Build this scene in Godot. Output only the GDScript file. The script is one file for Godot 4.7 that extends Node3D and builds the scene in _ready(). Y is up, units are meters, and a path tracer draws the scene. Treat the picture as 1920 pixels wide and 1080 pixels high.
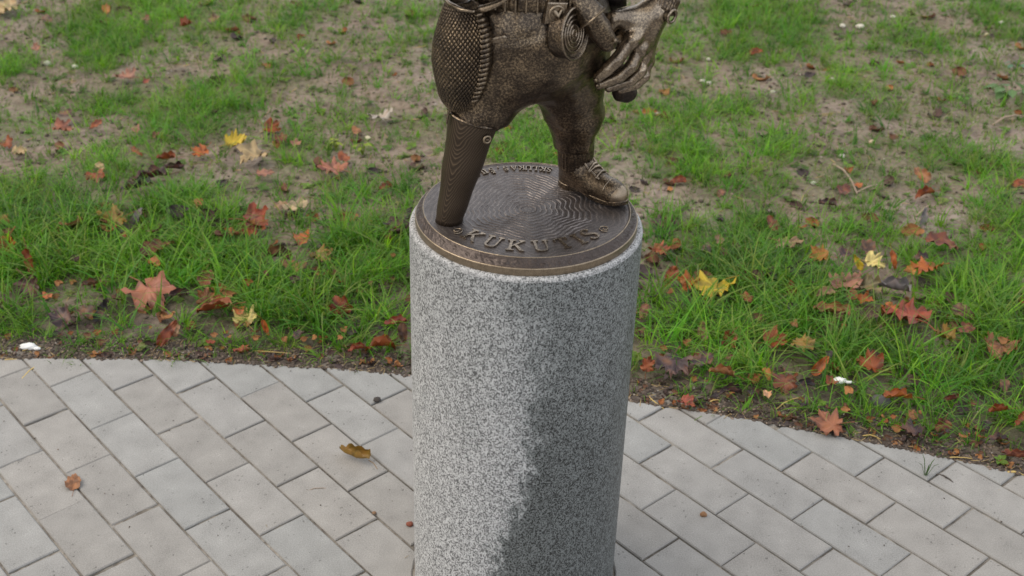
extends Node3D

const PLAZA := Vector2(-1.0859, 3.3115)      # centre of the round paved place
const PLAZA_R := 5.8358
const PAVER_TURN := -0.86048                 # the way the pavers run
const COURSE := 0.1035
const PAVER_LEN := 0.2122
const DISC_TOP := Vector3(0.02248, 0.7685, -1.8165)   # middle of the bronze disc
const SIZE := 0.925                              # the monument was measured with a 40 cm shaft; it is 37 cm

var rng := RandomNumberGenerator.new()
var soft_noise := FastNoiseLite.new()
var fine_noise := FastNoiseLite.new()
var mats := {}
var used := {}
var cover := PackedFloat32Array()            # how thick the grass grows, on a 5 cm grid
var cover_w := 0
var cover_h := 0
var lying := []                              # where leaves lie: x, z, size

# ---------------------------------------------------------------- helpers: nodes
func numbered(called: String) -> String:
	var n: int = used.get(called, 0)
	used[called] = n + 1
	return called if n == 0 else "%s_%03d" % [called, n]

func tag(o: Node, label := "", category := "", group := "", kind := ""):
	if label != "": o.set_meta("label", label)
	if category != "": o.set_meta("category", category)
	if group != "": o.set_meta("group", group)
	if kind != "": o.set_meta("kind", kind)
	return o

func put(called: String, mesh: Mesh, mat: Material, parent: Node = null) -> MeshInstance3D:
	var o := MeshInstance3D.new()
	o.name = called if parent else numbered(called)
	o.mesh = mesh
	if mat: o.material_override = mat
	(parent if parent else self).add_child(o, true)
	return o

func thing(called: String, at: Vector3, label: String, category: String, group := "") -> Node3D:
	var o := Node3D.new()
	o.name = numbered(called)
	add_child(o, true)
	o.position = at
	tag(o, label, category, group)
	return o

# ---------------------------------------------------------------- helpers: meshes
# Builds a mesh with smooth normals; seam columns given in weld are averaged. ref: up direction for sheets, or zero for closed bodies (faces turned outward).
func finish(V: PackedVector3Array, I: PackedInt32Array, ref := Vector3.ZERO, UV := PackedVector2Array(), C := PackedColorArray(), weld: Array = []) -> ArrayMesh:
	var N := PackedVector3Array()
	N.resize(V.size())
	var mid := Vector3.ZERO
	for v in V: mid += v
	mid /= max(1, V.size())
	var sum := 0.0
	for k in range(0, I.size(), 3):
		var a := V[I[k]]
		var b := V[I[k + 1]]
		var c := V[I[k + 2]]
		var n := (c - a).cross(b - a)
		N[I[k]] += n
		N[I[k + 1]] += n
		N[I[k + 2]] += n
		sum += n.dot(ref) if ref != Vector3.ZERO else n.dot((a + b + c) / 3.0 - mid)
	for w in weld:
		var s: Vector3 = N[w[0]] + N[w[1]]
		N[w[0]] = s
		N[w[1]] = s
	if sum < 0:
		for k in range(0, I.size(), 3):
			var t := I[k + 1]
			I[k + 1] = I[k + 2]
			I[k + 2] = t
	for k in N.size():
		N[k] = (N[k] if sum >= 0 else -N[k]).normalized()
		if N[k] == Vector3.ZERO: N[k] = Vector3.UP
	var arr := []
	arr.resize(Mesh.ARRAY_MAX)
	arr[Mesh.ARRAY_VERTEX] = V
	arr[Mesh.ARRAY_NORMAL] = N
	arr[Mesh.ARRAY_INDEX] = I
	if UV.size(): arr[Mesh.ARRAY_TEX_UV] = UV
	if C.size(): arr[Mesh.ARRAY_COLOR] = C
	var m := ArrayMesh.new()
	m.add_surface_from_arrays(Mesh.PRIMITIVE_TRIANGLES, arr)
	return m

# A surface from f(u, v), u and v from 0 to 1; closed means u wraps round.
func surf(nu: int, nv: int, closed: bool, f: Callable, ref := Vector3.ZERO, colour = null) -> ArrayMesh:
	var V := PackedVector3Array()
	var UV := PackedVector2Array()
	var I := PackedInt32Array()
	var C := PackedColorArray()
	for j in nv + 1:
		for i in nu + 1:
			var u := float(i) / nu
			var v := float(j) / nv
			V.append(f.call(0.0 if closed and i == nu else u, v))
			UV.append(Vector2(u, 1.0 - v))
			if colour != null: C.append(colour.call(u, v))
	for j in nv:
		for i in nu:
			var a := j * (nu + 1) + i
			I.append_array([a, a + 1, a + nu + 2, a, a + nu + 2, a + nu + 1])
	var weld := []
	if closed:
		for j in nv + 1: weld.append([j * (nu + 1), j * (nu + 1) + nu])
	return finish(V, I, ref, UV, C, weld)

func lathe(profile: Array, sides: int) -> ArrayMesh:
	var last := profile.size() - 1
	return surf(sides, last, true, func(u: float, v: float):
		var p: Vector2 = profile[int(round(v * last))]
		return Vector3(p.x * sin(u * TAU), p.y, p.x * cos(u * TAU)))

# A tube along points with a radius at each; round ends.
func tube(pts: Array, radii: Array, sides := 10, flat := 1.0) -> ArrayMesh:
	var P := []
	var R := []
	var d0: Vector3 = (pts[0] - pts[1]).normalized()
	var d1: Vector3 = (pts[-1] - pts[-2]).normalized()
	for k in [[1.0, 0.0], [0.8, 0.6], [0.4, 0.92]]:
		P.append(pts[0] + d0 * radii[0] * k[0] * 0.9)
		R.append(radii[0] * k[1])
	P.append_array(pts)
	R.append_array(radii)
	for k in [[0.4, 0.92], [0.8, 0.6], [1.0, 0.0]]:
		P.append(pts[-1] + d1 * radii[-1] * k[0] * 0.9)
		R.append(radii[-1] * k[1])
	var n := P.size() - 1
	var frames := []
	var side := Vector3.UP
	if absf(d1.y) > 0.9: side = Vector3.RIGHT
	for k in P.size():
		var d: Vector3 = (P[min(k + 1, n)] - P[max(k - 1, 0)]).normalized()
		side = (side - d * side.dot(d)).normalized()
		frames.append([side, d.cross(side)])
	return surf(sides, n, true, func(u: float, v: float):
		var k := int(round(v * n))
		return P[k] + (frames[k][0] * cos(u * TAU) * flat + frames[k][1] * sin(u * TAU)) * R[k])

# A slab with a polygon outline and chamfered top edge, flat shaded. f moves the finished points.
func slab(poly: PackedVector2Array, y0: float, y1: float, ch: float, f = null) -> ArrayMesh:
	if Geometry2D.is_polygon_clockwise(poly): poly.reverse()
	var grown: Array = Geometry2D.offset_polygon(poly, -ch, Geometry2D.JOIN_MITER)
	var n := poly.size()
	var inner := PackedVector2Array()
	if grown.size() and grown[0].size() == n:
		var best := 0
		for k in n:
			if grown[0][k].distance_squared_to(poly[0]) < grown[0][best].distance_squared_to(poly[0]): best = k
		for k in n: inner.append(grown[0][(best + k) % n])
	else:
		var mid := Vector2.ZERO
		for p in poly: mid += p / n
		for p in poly: inner.append(p + (mid - p).normalized() * ch)
	var st := SurfaceTool.new()
	st.begin(Mesh.PRIMITIVE_TRIANGLES)
	st.set_smooth_group(-1)
	var at := func(p: Vector2, y: float) -> Vector3:
		var q := Vector3(p.x, y, p.y)
		return f.call(q) if f != null else q
	var tri := Geometry2D.triangulate_polygon(inner)
	for k in range(0, tri.size(), 3):
		var q := [inner[tri[k]], inner[tri[k + 1]], inner[tri[k + 2]]]
		var turn: float = (q[1] - q[0]).cross(q[2] - q[0])
		for i in ([0, 1, 2] if turn > 0 else [0, 2, 1]): st.add_vertex(at.call(q[i], y1))
	for k in n:
		var l := (k + 1) % n
		for w in [[inner[k], inner[l], y1, poly[k], poly[l], y1 - ch], [poly[k], poly[l], y1 - ch, poly[k], poly[l], y0]]:
			var a: Vector3 = at.call(w[0], w[2])
			var b: Vector3 = at.call(w[1], w[2])
			var c: Vector3 = at.call(w[4], w[5])
			var d: Vector3 = at.call(w[3], w[5])
			for p in [a, c, b, a, d, c]: st.add_vertex(p)
	st.generate_normals()
	return st.commit()

func ring_tube(centre: Vector3, normal: Vector3, r: float, thick: float, squash := 1.0, n := 28) -> ArrayMesh:
	var ax := normal.cross(Vector3.UP)
	if ax.length() < 0.1: ax = Vector3.RIGHT
	ax = ax.normalized()
	var ay := ax.cross(normal).normalized()
	return surf(n, 8, true, func(u: float, v: float):
		var d := ax * cos(u * TAU) + ay * sin(u * TAU) * squash
		return centre + d * (r + thick * cos(v * TAU)) + normal * thick * sin(v * TAU))

# ---------------------------------------------------------------- helpers: a smooth body from tapered bones and ellipsoids, meshed as surface nets
class Body:
	var a := PackedVector3Array()
	var b := PackedVector3Array()
	var ra := PackedFloat32Array()
	var rb := PackedFloat32Array()
	var kk := PackedFloat32Array()
	var cut_n := PackedVector3Array()
	var cut_o := PackedFloat32Array()
	var ec := PackedVector3Array()
	var er := PackedVector3Array()
	var eb: Array[Basis] = []
	var ek := PackedFloat32Array()
	var folds: FastNoiseLite
	var fold_depth := 0.0
	func bone(p: Vector3, q: Vector3, r0: float, r1: float, k := 0.02, n := Vector3.ZERO, o := 0.0):
		a.append(p * 0.001); b.append(q * 0.001); ra.append(r0 * 0.001); rb.append(r1 * 0.001); kk.append(k); cut_n.append(n); cut_o.append(o)
	func ball(c: Vector3, r: Vector3, turn := Basis.IDENTITY, k := 0.03):
		ec.append(c * 0.001); er.append(r * 0.001); eb.append(turn.transposed()); ek.append(k)
	func at(p: Vector3) -> float:
		var d := 1e3
		for i in ec.size():
			var q := (eb[i] * (p - ec[i])) / er[i]
			var k0 := q.length()
			var k1 := (q / er[i]).length()
			var e := k0 * (k0 - 1.0) / maxf(k1, 1e-6)
			var h := maxf(ek[i] - absf(d - e), 0.0) / ek[i]
			d = minf(d, e) - h * h * ek[i] * 0.25
		for i in a.size():
			var ab := b[i] - a[i]
			var t := clampf((p - a[i]).dot(ab) / maxf(ab.length_squared(), 1e-9), 0.0, 1.0)
			var e := (p - a[i] - ab * t).length() - lerpf(ra[i], rb[i], t)
			if cut_n[i] != Vector3.ZERO: e = maxf(e, cut_n[i].dot(p) - cut_o[i])
			var h := maxf(kk[i] - absf(d - e), 0.0) / kk[i]
			d = minf(d, e) - h * h * kk[i] * 0.25
		if folds and absf(d) < 0.02: d += folds.get_noise_3dv(p) * fold_depth
		return d
	# V and I of the surface between lo and hi (metres)
	func mesh(lo: Vector3, hi: Vector3, cell: float) -> Array:
		var B := 4
		var n := Vector3i(((hi - lo) / cell / B).ceil()) * B
		var vals := PackedFloat32Array()
		vals.resize(n.x * n.y * n.z)
		var reach := cell * B * 0.9 + fold_depth + 0.002
		var live := []
		for bz in range(0, n.z, B):
			for by in range(0, n.y, B):
				for bx in range(0, n.x, B):
					var c := at(lo + (Vector3(bx, by, bz) + Vector3.ONE * (B - 1) * 0.5) * cell)
					var near := absf(c) < reach
					if near: live.append(Vector3i(bx, by, bz))
					for z in B:
						for y in B:
							var row := ((bz + z) * n.y + by + y) * n.x + bx
							for x in B:
								vals[row + x] = at(lo + Vector3(bx + x, by + y, bz + z) * cell) if near else c
		var V := PackedVector3Array()
		var I := PackedInt32Array()
		var ids := PackedInt32Array()
		ids.resize(vals.size())
		ids.fill(-1)
		var sx := 1
		var sy := n.x
		var sz := n.x * n.y
		var off := [0, sx, sy, sx + sy, sz, sx + sz, sy + sz, sx + sy + sz]
		var edges := [[0, 1], [2, 3], [4, 5], [6, 7], [0, 2], [1, 3], [4, 6], [5, 7], [0, 4], [1, 5], [2, 6], [3, 7]]
		var corner := [Vector3(0, 0, 0), Vector3(1, 0, 0), Vector3(0, 1, 0), Vector3(1, 1, 0), Vector3(0, 0, 1), Vector3(1, 0, 1), Vector3(0, 1, 1), Vector3(1, 1, 1)]
		for bl in live:
			for z in range(bl.z, min(bl.z + B, n.z - 1)):
				for y in range(bl.y, min(bl.y + B, n.y - 1)):
					for x in range(bl.x, min(bl.x + B, n.x - 1)):
						var id: int = (z * n.y + y) * n.x + x
						var inside := 0
						for k in 8:
							if vals[id + off[k]] < 0: inside += 1
						if inside == 0 or inside == 8: continue
						var p := Vector3.ZERO
						var cnt := 0
						for e in edges:
							var v0 := vals[id + off[e[0]]]
							var v1 := vals[id + off[e[1]]]
							if (v0 < 0) == (v1 < 0): continue
							p += corner[e[0]].lerp(corner[e[1]], v0 / (v0 - v1))
							cnt += 1
						ids[id] = V.size()
						V.append(lo + (Vector3(x, y, z) + p / cnt) * cell)
		for bl in live:
			for z in range(max(bl.z, 1), min(bl.z + B, n.z - 1)):
				for y in range(max(bl.y, 1), min(bl.y + B, n.y - 1)):
					for x in range(max(bl.x, 1), min(bl.x + B, n.x - 1)):
						var id: int = (z * n.y + y) * n.x + x
						var here := vals[id] < 0
						for w in [[sx, sy, sz], [sy, sz, sx], [sz, sx, sy]]:
							if here == (vals[id + w[0]] < 0): continue
							var q0 := ids[id]
							var q1 := ids[id - w[1]]
							var q2 := ids[id - w[1] - w[2]]
							var q3 := ids[id - w[2]]
							if q0 < 0 or q1 < 0 or q2 < 0 or q3 < 0: continue
							if here: I.append_array([q0, q1, q2, q0, q2, q3])
							else: I.append_array([q0, q2, q1, q0, q3, q2])
		return [V, I]

func body_mesh(bd: Body, lo: Vector3, hi: Vector3, cell: float) -> ArrayMesh:
	var vi := bd.mesh(lo * 0.001, hi * 0.001, cell)
	return finish(vi[0], vi[1])

# ---------------------------------------------------------------- materials
func noise_image(size_x: int, size_y: int, freq: float, seed_: int, type := FastNoiseLite.TYPE_SIMPLEX_SMOOTH, octaves := 3, seamless := true, cell := false) -> PackedByteArray:
	var n := FastNoiseLite.new()
	n.seed = seed_
	n.frequency = freq
	n.noise_type = type
	n.fractal_octaves = octaves
	if octaves <= 1: n.fractal_type = FastNoiseLite.FRACTAL_NONE
	if cell:
		n.cellular_return_type = FastNoiseLite.RETURN_CELL_VALUE
		n.cellular_jitter = 1.0
	var im: Image = n.get_seamless_image(size_x, size_y, false, false, 0.1) if seamless else n.get_image(size_x, size_y)
	im.convert(Image.FORMAT_L8)
	return im.get_data()

func picture(w: int, h: int, rgb: PackedByteArray) -> ImageTexture:
	return ImageTexture.create_from_image(Image.create_from_data(w, h, false, Image.FORMAT_RGB8, rgb))

func grey_picture(w: int, h: int, l: PackedByteArray) -> ImageTexture:
	return ImageTexture.create_from_image(Image.create_from_data(w, h, false, Image.FORMAT_L8, l))

# Colours are given as linear base colours; the texture is stored as sRGB.
func ramp_picture(w: int, h: int, t: PackedByteArray, stops: Array) -> ImageTexture:
	var lut := []
	for k in 256:
		var x := k / 255.0
		var c: Color = stops[0][1]
		for s in range(1, stops.size()):
			if x >= stops[s - 1][0]:
				c = (stops[s - 1][1] as Color).lerp(stops[s][1], clampf((x - stops[s - 1][0]) / maxf(stops[s][0] - stops[s - 1][0], 1e-4), 0, 1))
		var g := c.linear_to_srgb()
		lut.append([g.r8, g.g8, g.b8])
	var rgb := PackedByteArray()
	rgb.resize(w * h * 3)
	for k in w * h:
		var q: Array = lut[t[k]]
		rgb[3 * k] = q[0]
		rgb[3 * k + 1] = q[1]
		rgb[3 * k + 2] = q[2]
	return picture(w, h, rgb)

func triplanar(m: StandardMaterial3D, metres: float, world := false):
	m.uv1_triplanar = true
	m.uv1_world_triplanar = world
	m.uv1_triplanar_sharpness = 4.0
	m.uv1_scale = Vector3.ONE / metres

func relief(m: StandardMaterial3D, tex: Texture2D, cm: float):
	m.heightmap_enabled = true
	m.heightmap_texture = tex
	m.heightmap_scale = cm

func make_materials():
	# bronze: a fine grainy skin with gold showing on the grains
	var n := 256
	var fine := noise_image(n, n, 0.30, 3, FastNoiseLite.TYPE_SIMPLEX_SMOOTH, 2)
	var cells := noise_image(n, n, 0.11, 4, FastNoiseLite.TYPE_CELLULAR, 1)
	var wide := noise_image(n, n, 0.012, 5, FastNoiseLite.TYPE_SIMPLEX_SMOOTH, 3)
	var mottle := noise_image(n, n, 0.10, 6, FastNoiseLite.TYPE_SIMPLEX_SMOOTH, 3)
	var grain := PackedByteArray()
	var bumps := PackedByteArray()
	grain.resize(n * n)
	bumps.resize(n * n)
	for k in n * n:
		grain[k] = clampi(int(fine[k] * 0.55 + mottle[k] * 0.45 + wide[k] * 0.25 - 32), 0, 255)
		bumps[k] = clampi(int(fine[k] * 0.6 + cells[k] * 0.4), 0, 255)
	var bump_tex := grey_picture(n, n, bumps)
	for d in [["bronze", 0.13, Color(0.038, 0.031, 0.026), Color(0.088, 0.069, 0.054), Color(0.50, 0.38, 0.245), 0.28, 0.08],
			["bronze_disc", 0.09, Color(0.085, 0.073, 0.070), Color(0.155, 0.134, 0.129), Color(0.29, 0.255, 0.235), 0.40, 0.02],
			["bronze_rubbed", 0.12, Color(0.070, 0.058, 0.050), Color(0.23, 0.185, 0.142), Color(0.60, 0.48, 0.34), 0.27, 0.03],
			["bronze_bright", 0.05, Color(0.15, 0.118, 0.088), Color(0.28, 0.222, 0.160), Color(0.46, 0.375, 0.275), 0.36, 0.015],
			["bronze_black", 0.10, Color(0.020, 0.017, 0.016), Color(0.040, 0.033, 0.030), Color(0.10, 0.08, 0.06), 0.5, 0.03]]:
		var m := StandardMaterial3D.new()
		m.albedo_texture = ramp_picture(n, n, grain, [[0.18, d[2]], [0.5, d[3]], [0.85, d[4]]])
		m.metallic = 0.7 if d[0] == "bronze_disc" else 0.95
		m.roughness = d[5]
		triplanar(m, d[1])
		relief(m, bump_tex, d[6])
		mats[d[0]] = m
		var v := m.duplicate() as StandardMaterial3D
		v.vertex_color_use_as_albedo = true
		mats[d[0] + "_tinted"] = v
	var border_mat := (mats.bronze_disc as StandardMaterial3D).duplicate() as StandardMaterial3D
	border_mat.albedo_color = Color(0.68, 0.65, 0.63)
	mats.bronze_border = border_mat
	# the wooden leg's grain, cast in bronze
	var gw := 512
	var lines := PackedByteArray()
	lines.resize(gw * gw)
	var wob := noise_image(gw, gw, 0.008, 8, FastNoiseLite.TYPE_SIMPLEX_SMOOTH, 3)
	for y in gw:
		for x in gw:
			var du := float(x) / gw - 0.92
			du -= round(du)
			var v := 1.0 - float(y) / gw
			var g := v * 20.0 - sqrt(du * du + 0.0009) * 50.0 + (wob[y * gw + x] / 255.0 - 0.5) * 1.3
			var s := absf(g - floorf(g) - 0.5) * 2.0
			lines[y * gw + x] = clampi(int((1.0 - s) * 210.0 * (0.75 + 0.35 * fine[(y % n) * n + x % n] / 255.0)) + int(fine[((y * 2) % n) * n + (x * 2) % n] * 0.2), 0, 255)
	var wood := StandardMaterial3D.new()
	wood.albedo_texture = ramp_picture(gw, gw, lines, [[0.2, Color(0.060, 0.045, 0.034)], [0.62, Color(0.080, 0.060, 0.044)], [0.92, Color(0.20, 0.148, 0.10)]])
	wood.metallic = 0.85
	wood.roughness = 0.45
	relief(wood, grey_picture(gw, gw, lines), 0.06)
	mats["bronze_wood"] = wood
	# granite: crystals of white, grey and black; one half of the shaft is toned darker than the other
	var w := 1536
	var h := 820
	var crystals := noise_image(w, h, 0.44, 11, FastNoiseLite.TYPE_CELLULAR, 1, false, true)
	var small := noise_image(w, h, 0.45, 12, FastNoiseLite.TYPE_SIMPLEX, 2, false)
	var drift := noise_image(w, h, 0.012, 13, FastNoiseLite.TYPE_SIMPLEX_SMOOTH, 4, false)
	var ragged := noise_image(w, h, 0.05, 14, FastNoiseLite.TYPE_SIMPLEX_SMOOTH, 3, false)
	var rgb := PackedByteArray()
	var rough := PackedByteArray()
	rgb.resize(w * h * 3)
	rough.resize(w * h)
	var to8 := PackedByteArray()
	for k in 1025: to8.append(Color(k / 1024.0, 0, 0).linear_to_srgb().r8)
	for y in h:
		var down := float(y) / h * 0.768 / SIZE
		# left rim of the darker part, in degrees from the front: it wanders to the left below and under the disc
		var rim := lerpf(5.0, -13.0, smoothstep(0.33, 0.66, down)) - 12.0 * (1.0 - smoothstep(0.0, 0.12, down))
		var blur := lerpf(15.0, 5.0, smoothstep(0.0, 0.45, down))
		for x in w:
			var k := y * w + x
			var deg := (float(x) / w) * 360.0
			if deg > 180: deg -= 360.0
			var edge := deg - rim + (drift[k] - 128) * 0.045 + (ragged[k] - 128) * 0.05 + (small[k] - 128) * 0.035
			var wet := smoothstep(-blur, blur, edge) * (1.0 - smoothstep(96.0, 120.0, deg))  # weight of the darker tone, from the front round to the right
			# near the top the two halves draw closer in tone, in patches
			var near_top := smoothstep(0.42, 0.06, down + (drift[k] - 128) * 0.0012 + (ragged[k] - 128) * 0.0006)
			wet = lerpf(wet, 0.22 + 0.56 * wet, near_top)
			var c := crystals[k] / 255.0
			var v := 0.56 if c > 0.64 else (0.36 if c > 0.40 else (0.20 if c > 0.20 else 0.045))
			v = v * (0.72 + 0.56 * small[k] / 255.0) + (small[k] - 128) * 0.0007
			var dry := v * 0.82 + 0.085  # tone of the lighter half
			var dark_tone := v * 0.36 * (0.8 + 0.2 * small[k] / 255.0)  # tone of the darker half
			var t := lerpf(dry, dark_tone, wet)
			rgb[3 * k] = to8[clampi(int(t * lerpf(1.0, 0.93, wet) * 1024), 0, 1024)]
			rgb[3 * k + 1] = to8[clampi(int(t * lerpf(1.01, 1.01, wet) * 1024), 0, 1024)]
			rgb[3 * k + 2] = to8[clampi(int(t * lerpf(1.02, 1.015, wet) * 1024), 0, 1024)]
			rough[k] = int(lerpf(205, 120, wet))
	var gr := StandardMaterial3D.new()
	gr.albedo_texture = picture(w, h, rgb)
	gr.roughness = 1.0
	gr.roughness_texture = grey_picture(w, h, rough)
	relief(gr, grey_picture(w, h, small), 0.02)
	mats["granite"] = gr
	var gt := StandardMaterial3D.new()
	var cn := 384
	var cc := noise_image(cn, cn, 0.30, 15, FastNoiseLite.TYPE_CELLULAR, 1, true, true)
	gt.albedo_texture = ramp_picture(cn, cn, cc, [[0.10, Color(0.10, 0.102, 0.104)], [0.4, Color(0.32, 0.322, 0.325)], [0.9, Color(0.50, 0.502, 0.505)]])
	gt.roughness = 0.75
	triplanar(gt, 0.2)
	mats["granite_top"] = gt
	# concrete pavers
	n = 640
	var c1 := noise_image(n, n, 0.25, 21, FastNoiseLite.TYPE_SIMPLEX, 2)
	var c2 := noise_image(n, n, 0.012, 22, FastNoiseLite.TYPE_SIMPLEX_SMOOTH, 4)
	var c3 := noise_image(n, n, 0.28, 23, FastNoiseLite.TYPE_CELLULAR, 1, true, true)
	var conc := PackedByteArray()
	conc.resize(n * n)
	for k in n * n:
		var v := 128.0 + (c1[k] - 128) * 0.50 + (c2[k] - 128) * 0.34
		if c3[k] > 254: v += 62
		if c3[k] < 2: v -= 70
		conc[k] = clampi(int(v), 0, 255)
	var ct := ramp_picture(n, n, conc, [[0.0, Color(0.085, 0.083, 0.081)], [0.3, Color(0.252, 0.250, 0.246)], [0.5, Color(0.297, 0.295, 0.290)], [0.75, Color(0.35, 0.348, 0.343)], [1.0, Color(0.60, 0.595, 0.58)]])
	var cb := grey_picture(n, n, c1)
	for k in 6:
		var m := StandardMaterial3D.new()
		m.albedo_texture = ct
		var tint: Color = [Color(0.955, 0.95, 0.945), Color(0.97, 0.955, 0.94), Color(0.94, 0.945, 0.945), Color(0.975, 0.965, 0.955), Color(0.935, 0.922, 0.908), Color(0.96, 0.96, 0.957)][k]
		m.albedo_color = tint
		m.roughness = 0.82
		triplanar(m, 0.62, true)
		m.uv1_offset = Vector3(0.31 * k, 0.0, 0.17 * k)
		relief(m, cb, 0.05)
		mats["paver_%d" % k] = m
	# soil, tinted by the sheet's own vertex colours
	n = 768
	var s1 := noise_image(n, n, 0.05, 31, FastNoiseLite.TYPE_SIMPLEX_SMOOTH, 5)
	var s2 := noise_image(n, n, 0.16, 32, FastNoiseLite.TYPE_CELLULAR, 1, true, true)
	var soil := PackedByteArray()
	soil.resize(n * n)
	for k in n * n: soil[k] = clampi(int(s1[k] * 0.85 + s2[k] * 0.22 - 8), 0, 255)
	var so := StandardMaterial3D.new()
	so.albedo_texture = ramp_picture(n, n, soil, [[0.1, Color(0.42, 0.38, 0.34)], [0.4, Color(0.78, 0.75, 0.72)], [0.7, Color(1, 1, 1)]])
	so.vertex_color_use_as_albedo = true
	so.roughness = 0.72
	triplanar(so, 1.15, true)
	relief(so, grey_picture(n, n, soil), 0.8)
	mats["soil"] = so
	for d in [["leaf", 0.52, 0.16], ["grass", 0.42, 1.0], ["stone", 0.8, 0.0], ["straw", 0.7, 0.1], ["paper", 0.85, 0.2]]:
		var m := StandardMaterial3D.new()
		m.vertex_color_use_as_albedo = true
		m.roughness = d[1]
		m.cull_mode = BaseMaterial3D.CULL_DISABLED
		if d[2] > 0:
			m.backlight_enabled = true
			m.backlight = Color(d[2], d[2], d[2])
		mats[d[0]] = m

# ---------------------------------------------------------------- the setting
func outside(x: float, z: float) -> float:      # metres beyond the pavement's edge
	return Vector2(x, z).distance_to(PLAZA) - PLAZA_R

func ground_height(x: float, z: float) -> float:
	var d := outside(x, z)
	if d < 0.0: return -0.0045 + fine_noise.get_noise_2d(x * 900.0, z * 900.0) * 0.0035
	var rise := smoothstep(0.0, 0.3, d)
	return lerpf(-0.006, -0.004, rise) + fine_noise.get_noise_2d(x * 420.0, z * 420.0) * (0.005 + 0.004 * rise) + soft_noise.get_noise_2d(x * 60.0, z * 60.0) * 0.03 * rise * smoothstep(12.0, 5.0, d)

func build_ground():
	var xs := PackedFloat32Array()
	var zs := PackedFloat32Array()
	for k in 251: xs.append(-2.5 + k * 0.02)
	for k in 236: zs.append(-6.2 + k * 0.02)
	var step := 0.05
	while xs[-1] < 70.0:
		xs.append(xs[-1] + step)
		xs.insert(0, xs[0] - step)
		zs.append(zs[-1] + step)
		zs.insert(0, zs[0] - step)
		step *= 1.35
	var V := PackedVector3Array()
	var C := PackedColorArray()
	var I := PackedInt32Array()
	for z in zs:
		for x in xs:
			V.append(Vector3(x, ground_height(x, z), z))
			var d := outside(x, z)
			var c := Color(0.235, 0.178, 0.136)
			var a := soft_noise.get_noise_2d(x * 110.0 + 40, z * 110.0)
			var b := fine_noise.get_noise_2d(x * 260.0, z * 260.0 + 90)
			c = c.lerp(Color(0.285, 0.232, 0.196), clampf(a * 1.6, 0, 1))
			c = c.lerp(Color(0.125, 0.096, 0.072), clampf(-b * 1.5, 0, 1))
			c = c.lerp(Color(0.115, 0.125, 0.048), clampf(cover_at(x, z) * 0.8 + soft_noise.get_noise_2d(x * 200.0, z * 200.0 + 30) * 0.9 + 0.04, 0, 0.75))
			# ground colour made darker along the edge, most under thick turf
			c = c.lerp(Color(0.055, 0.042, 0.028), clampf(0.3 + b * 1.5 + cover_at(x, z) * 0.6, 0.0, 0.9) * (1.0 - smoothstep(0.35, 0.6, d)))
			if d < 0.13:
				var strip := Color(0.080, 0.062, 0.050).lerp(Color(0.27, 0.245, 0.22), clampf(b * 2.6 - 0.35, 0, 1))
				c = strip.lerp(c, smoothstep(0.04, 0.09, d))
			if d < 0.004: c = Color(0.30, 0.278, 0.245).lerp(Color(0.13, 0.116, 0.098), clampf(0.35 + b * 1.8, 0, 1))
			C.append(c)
	var nx := xs.size()
	for j in zs.size() - 1:
		for i in nx - 1:
			var a := j * nx + i
			I.append_array([a, a + 1, a + nx + 1, a, a + nx + 1, a + nx])
	tag(put("ground", finish(V, I, Vector3.UP, PackedVector2Array(), C), mats.soil), "bare brown lawn soil with mossy green patches and joint sand", "ground", "", "structure")

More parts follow.
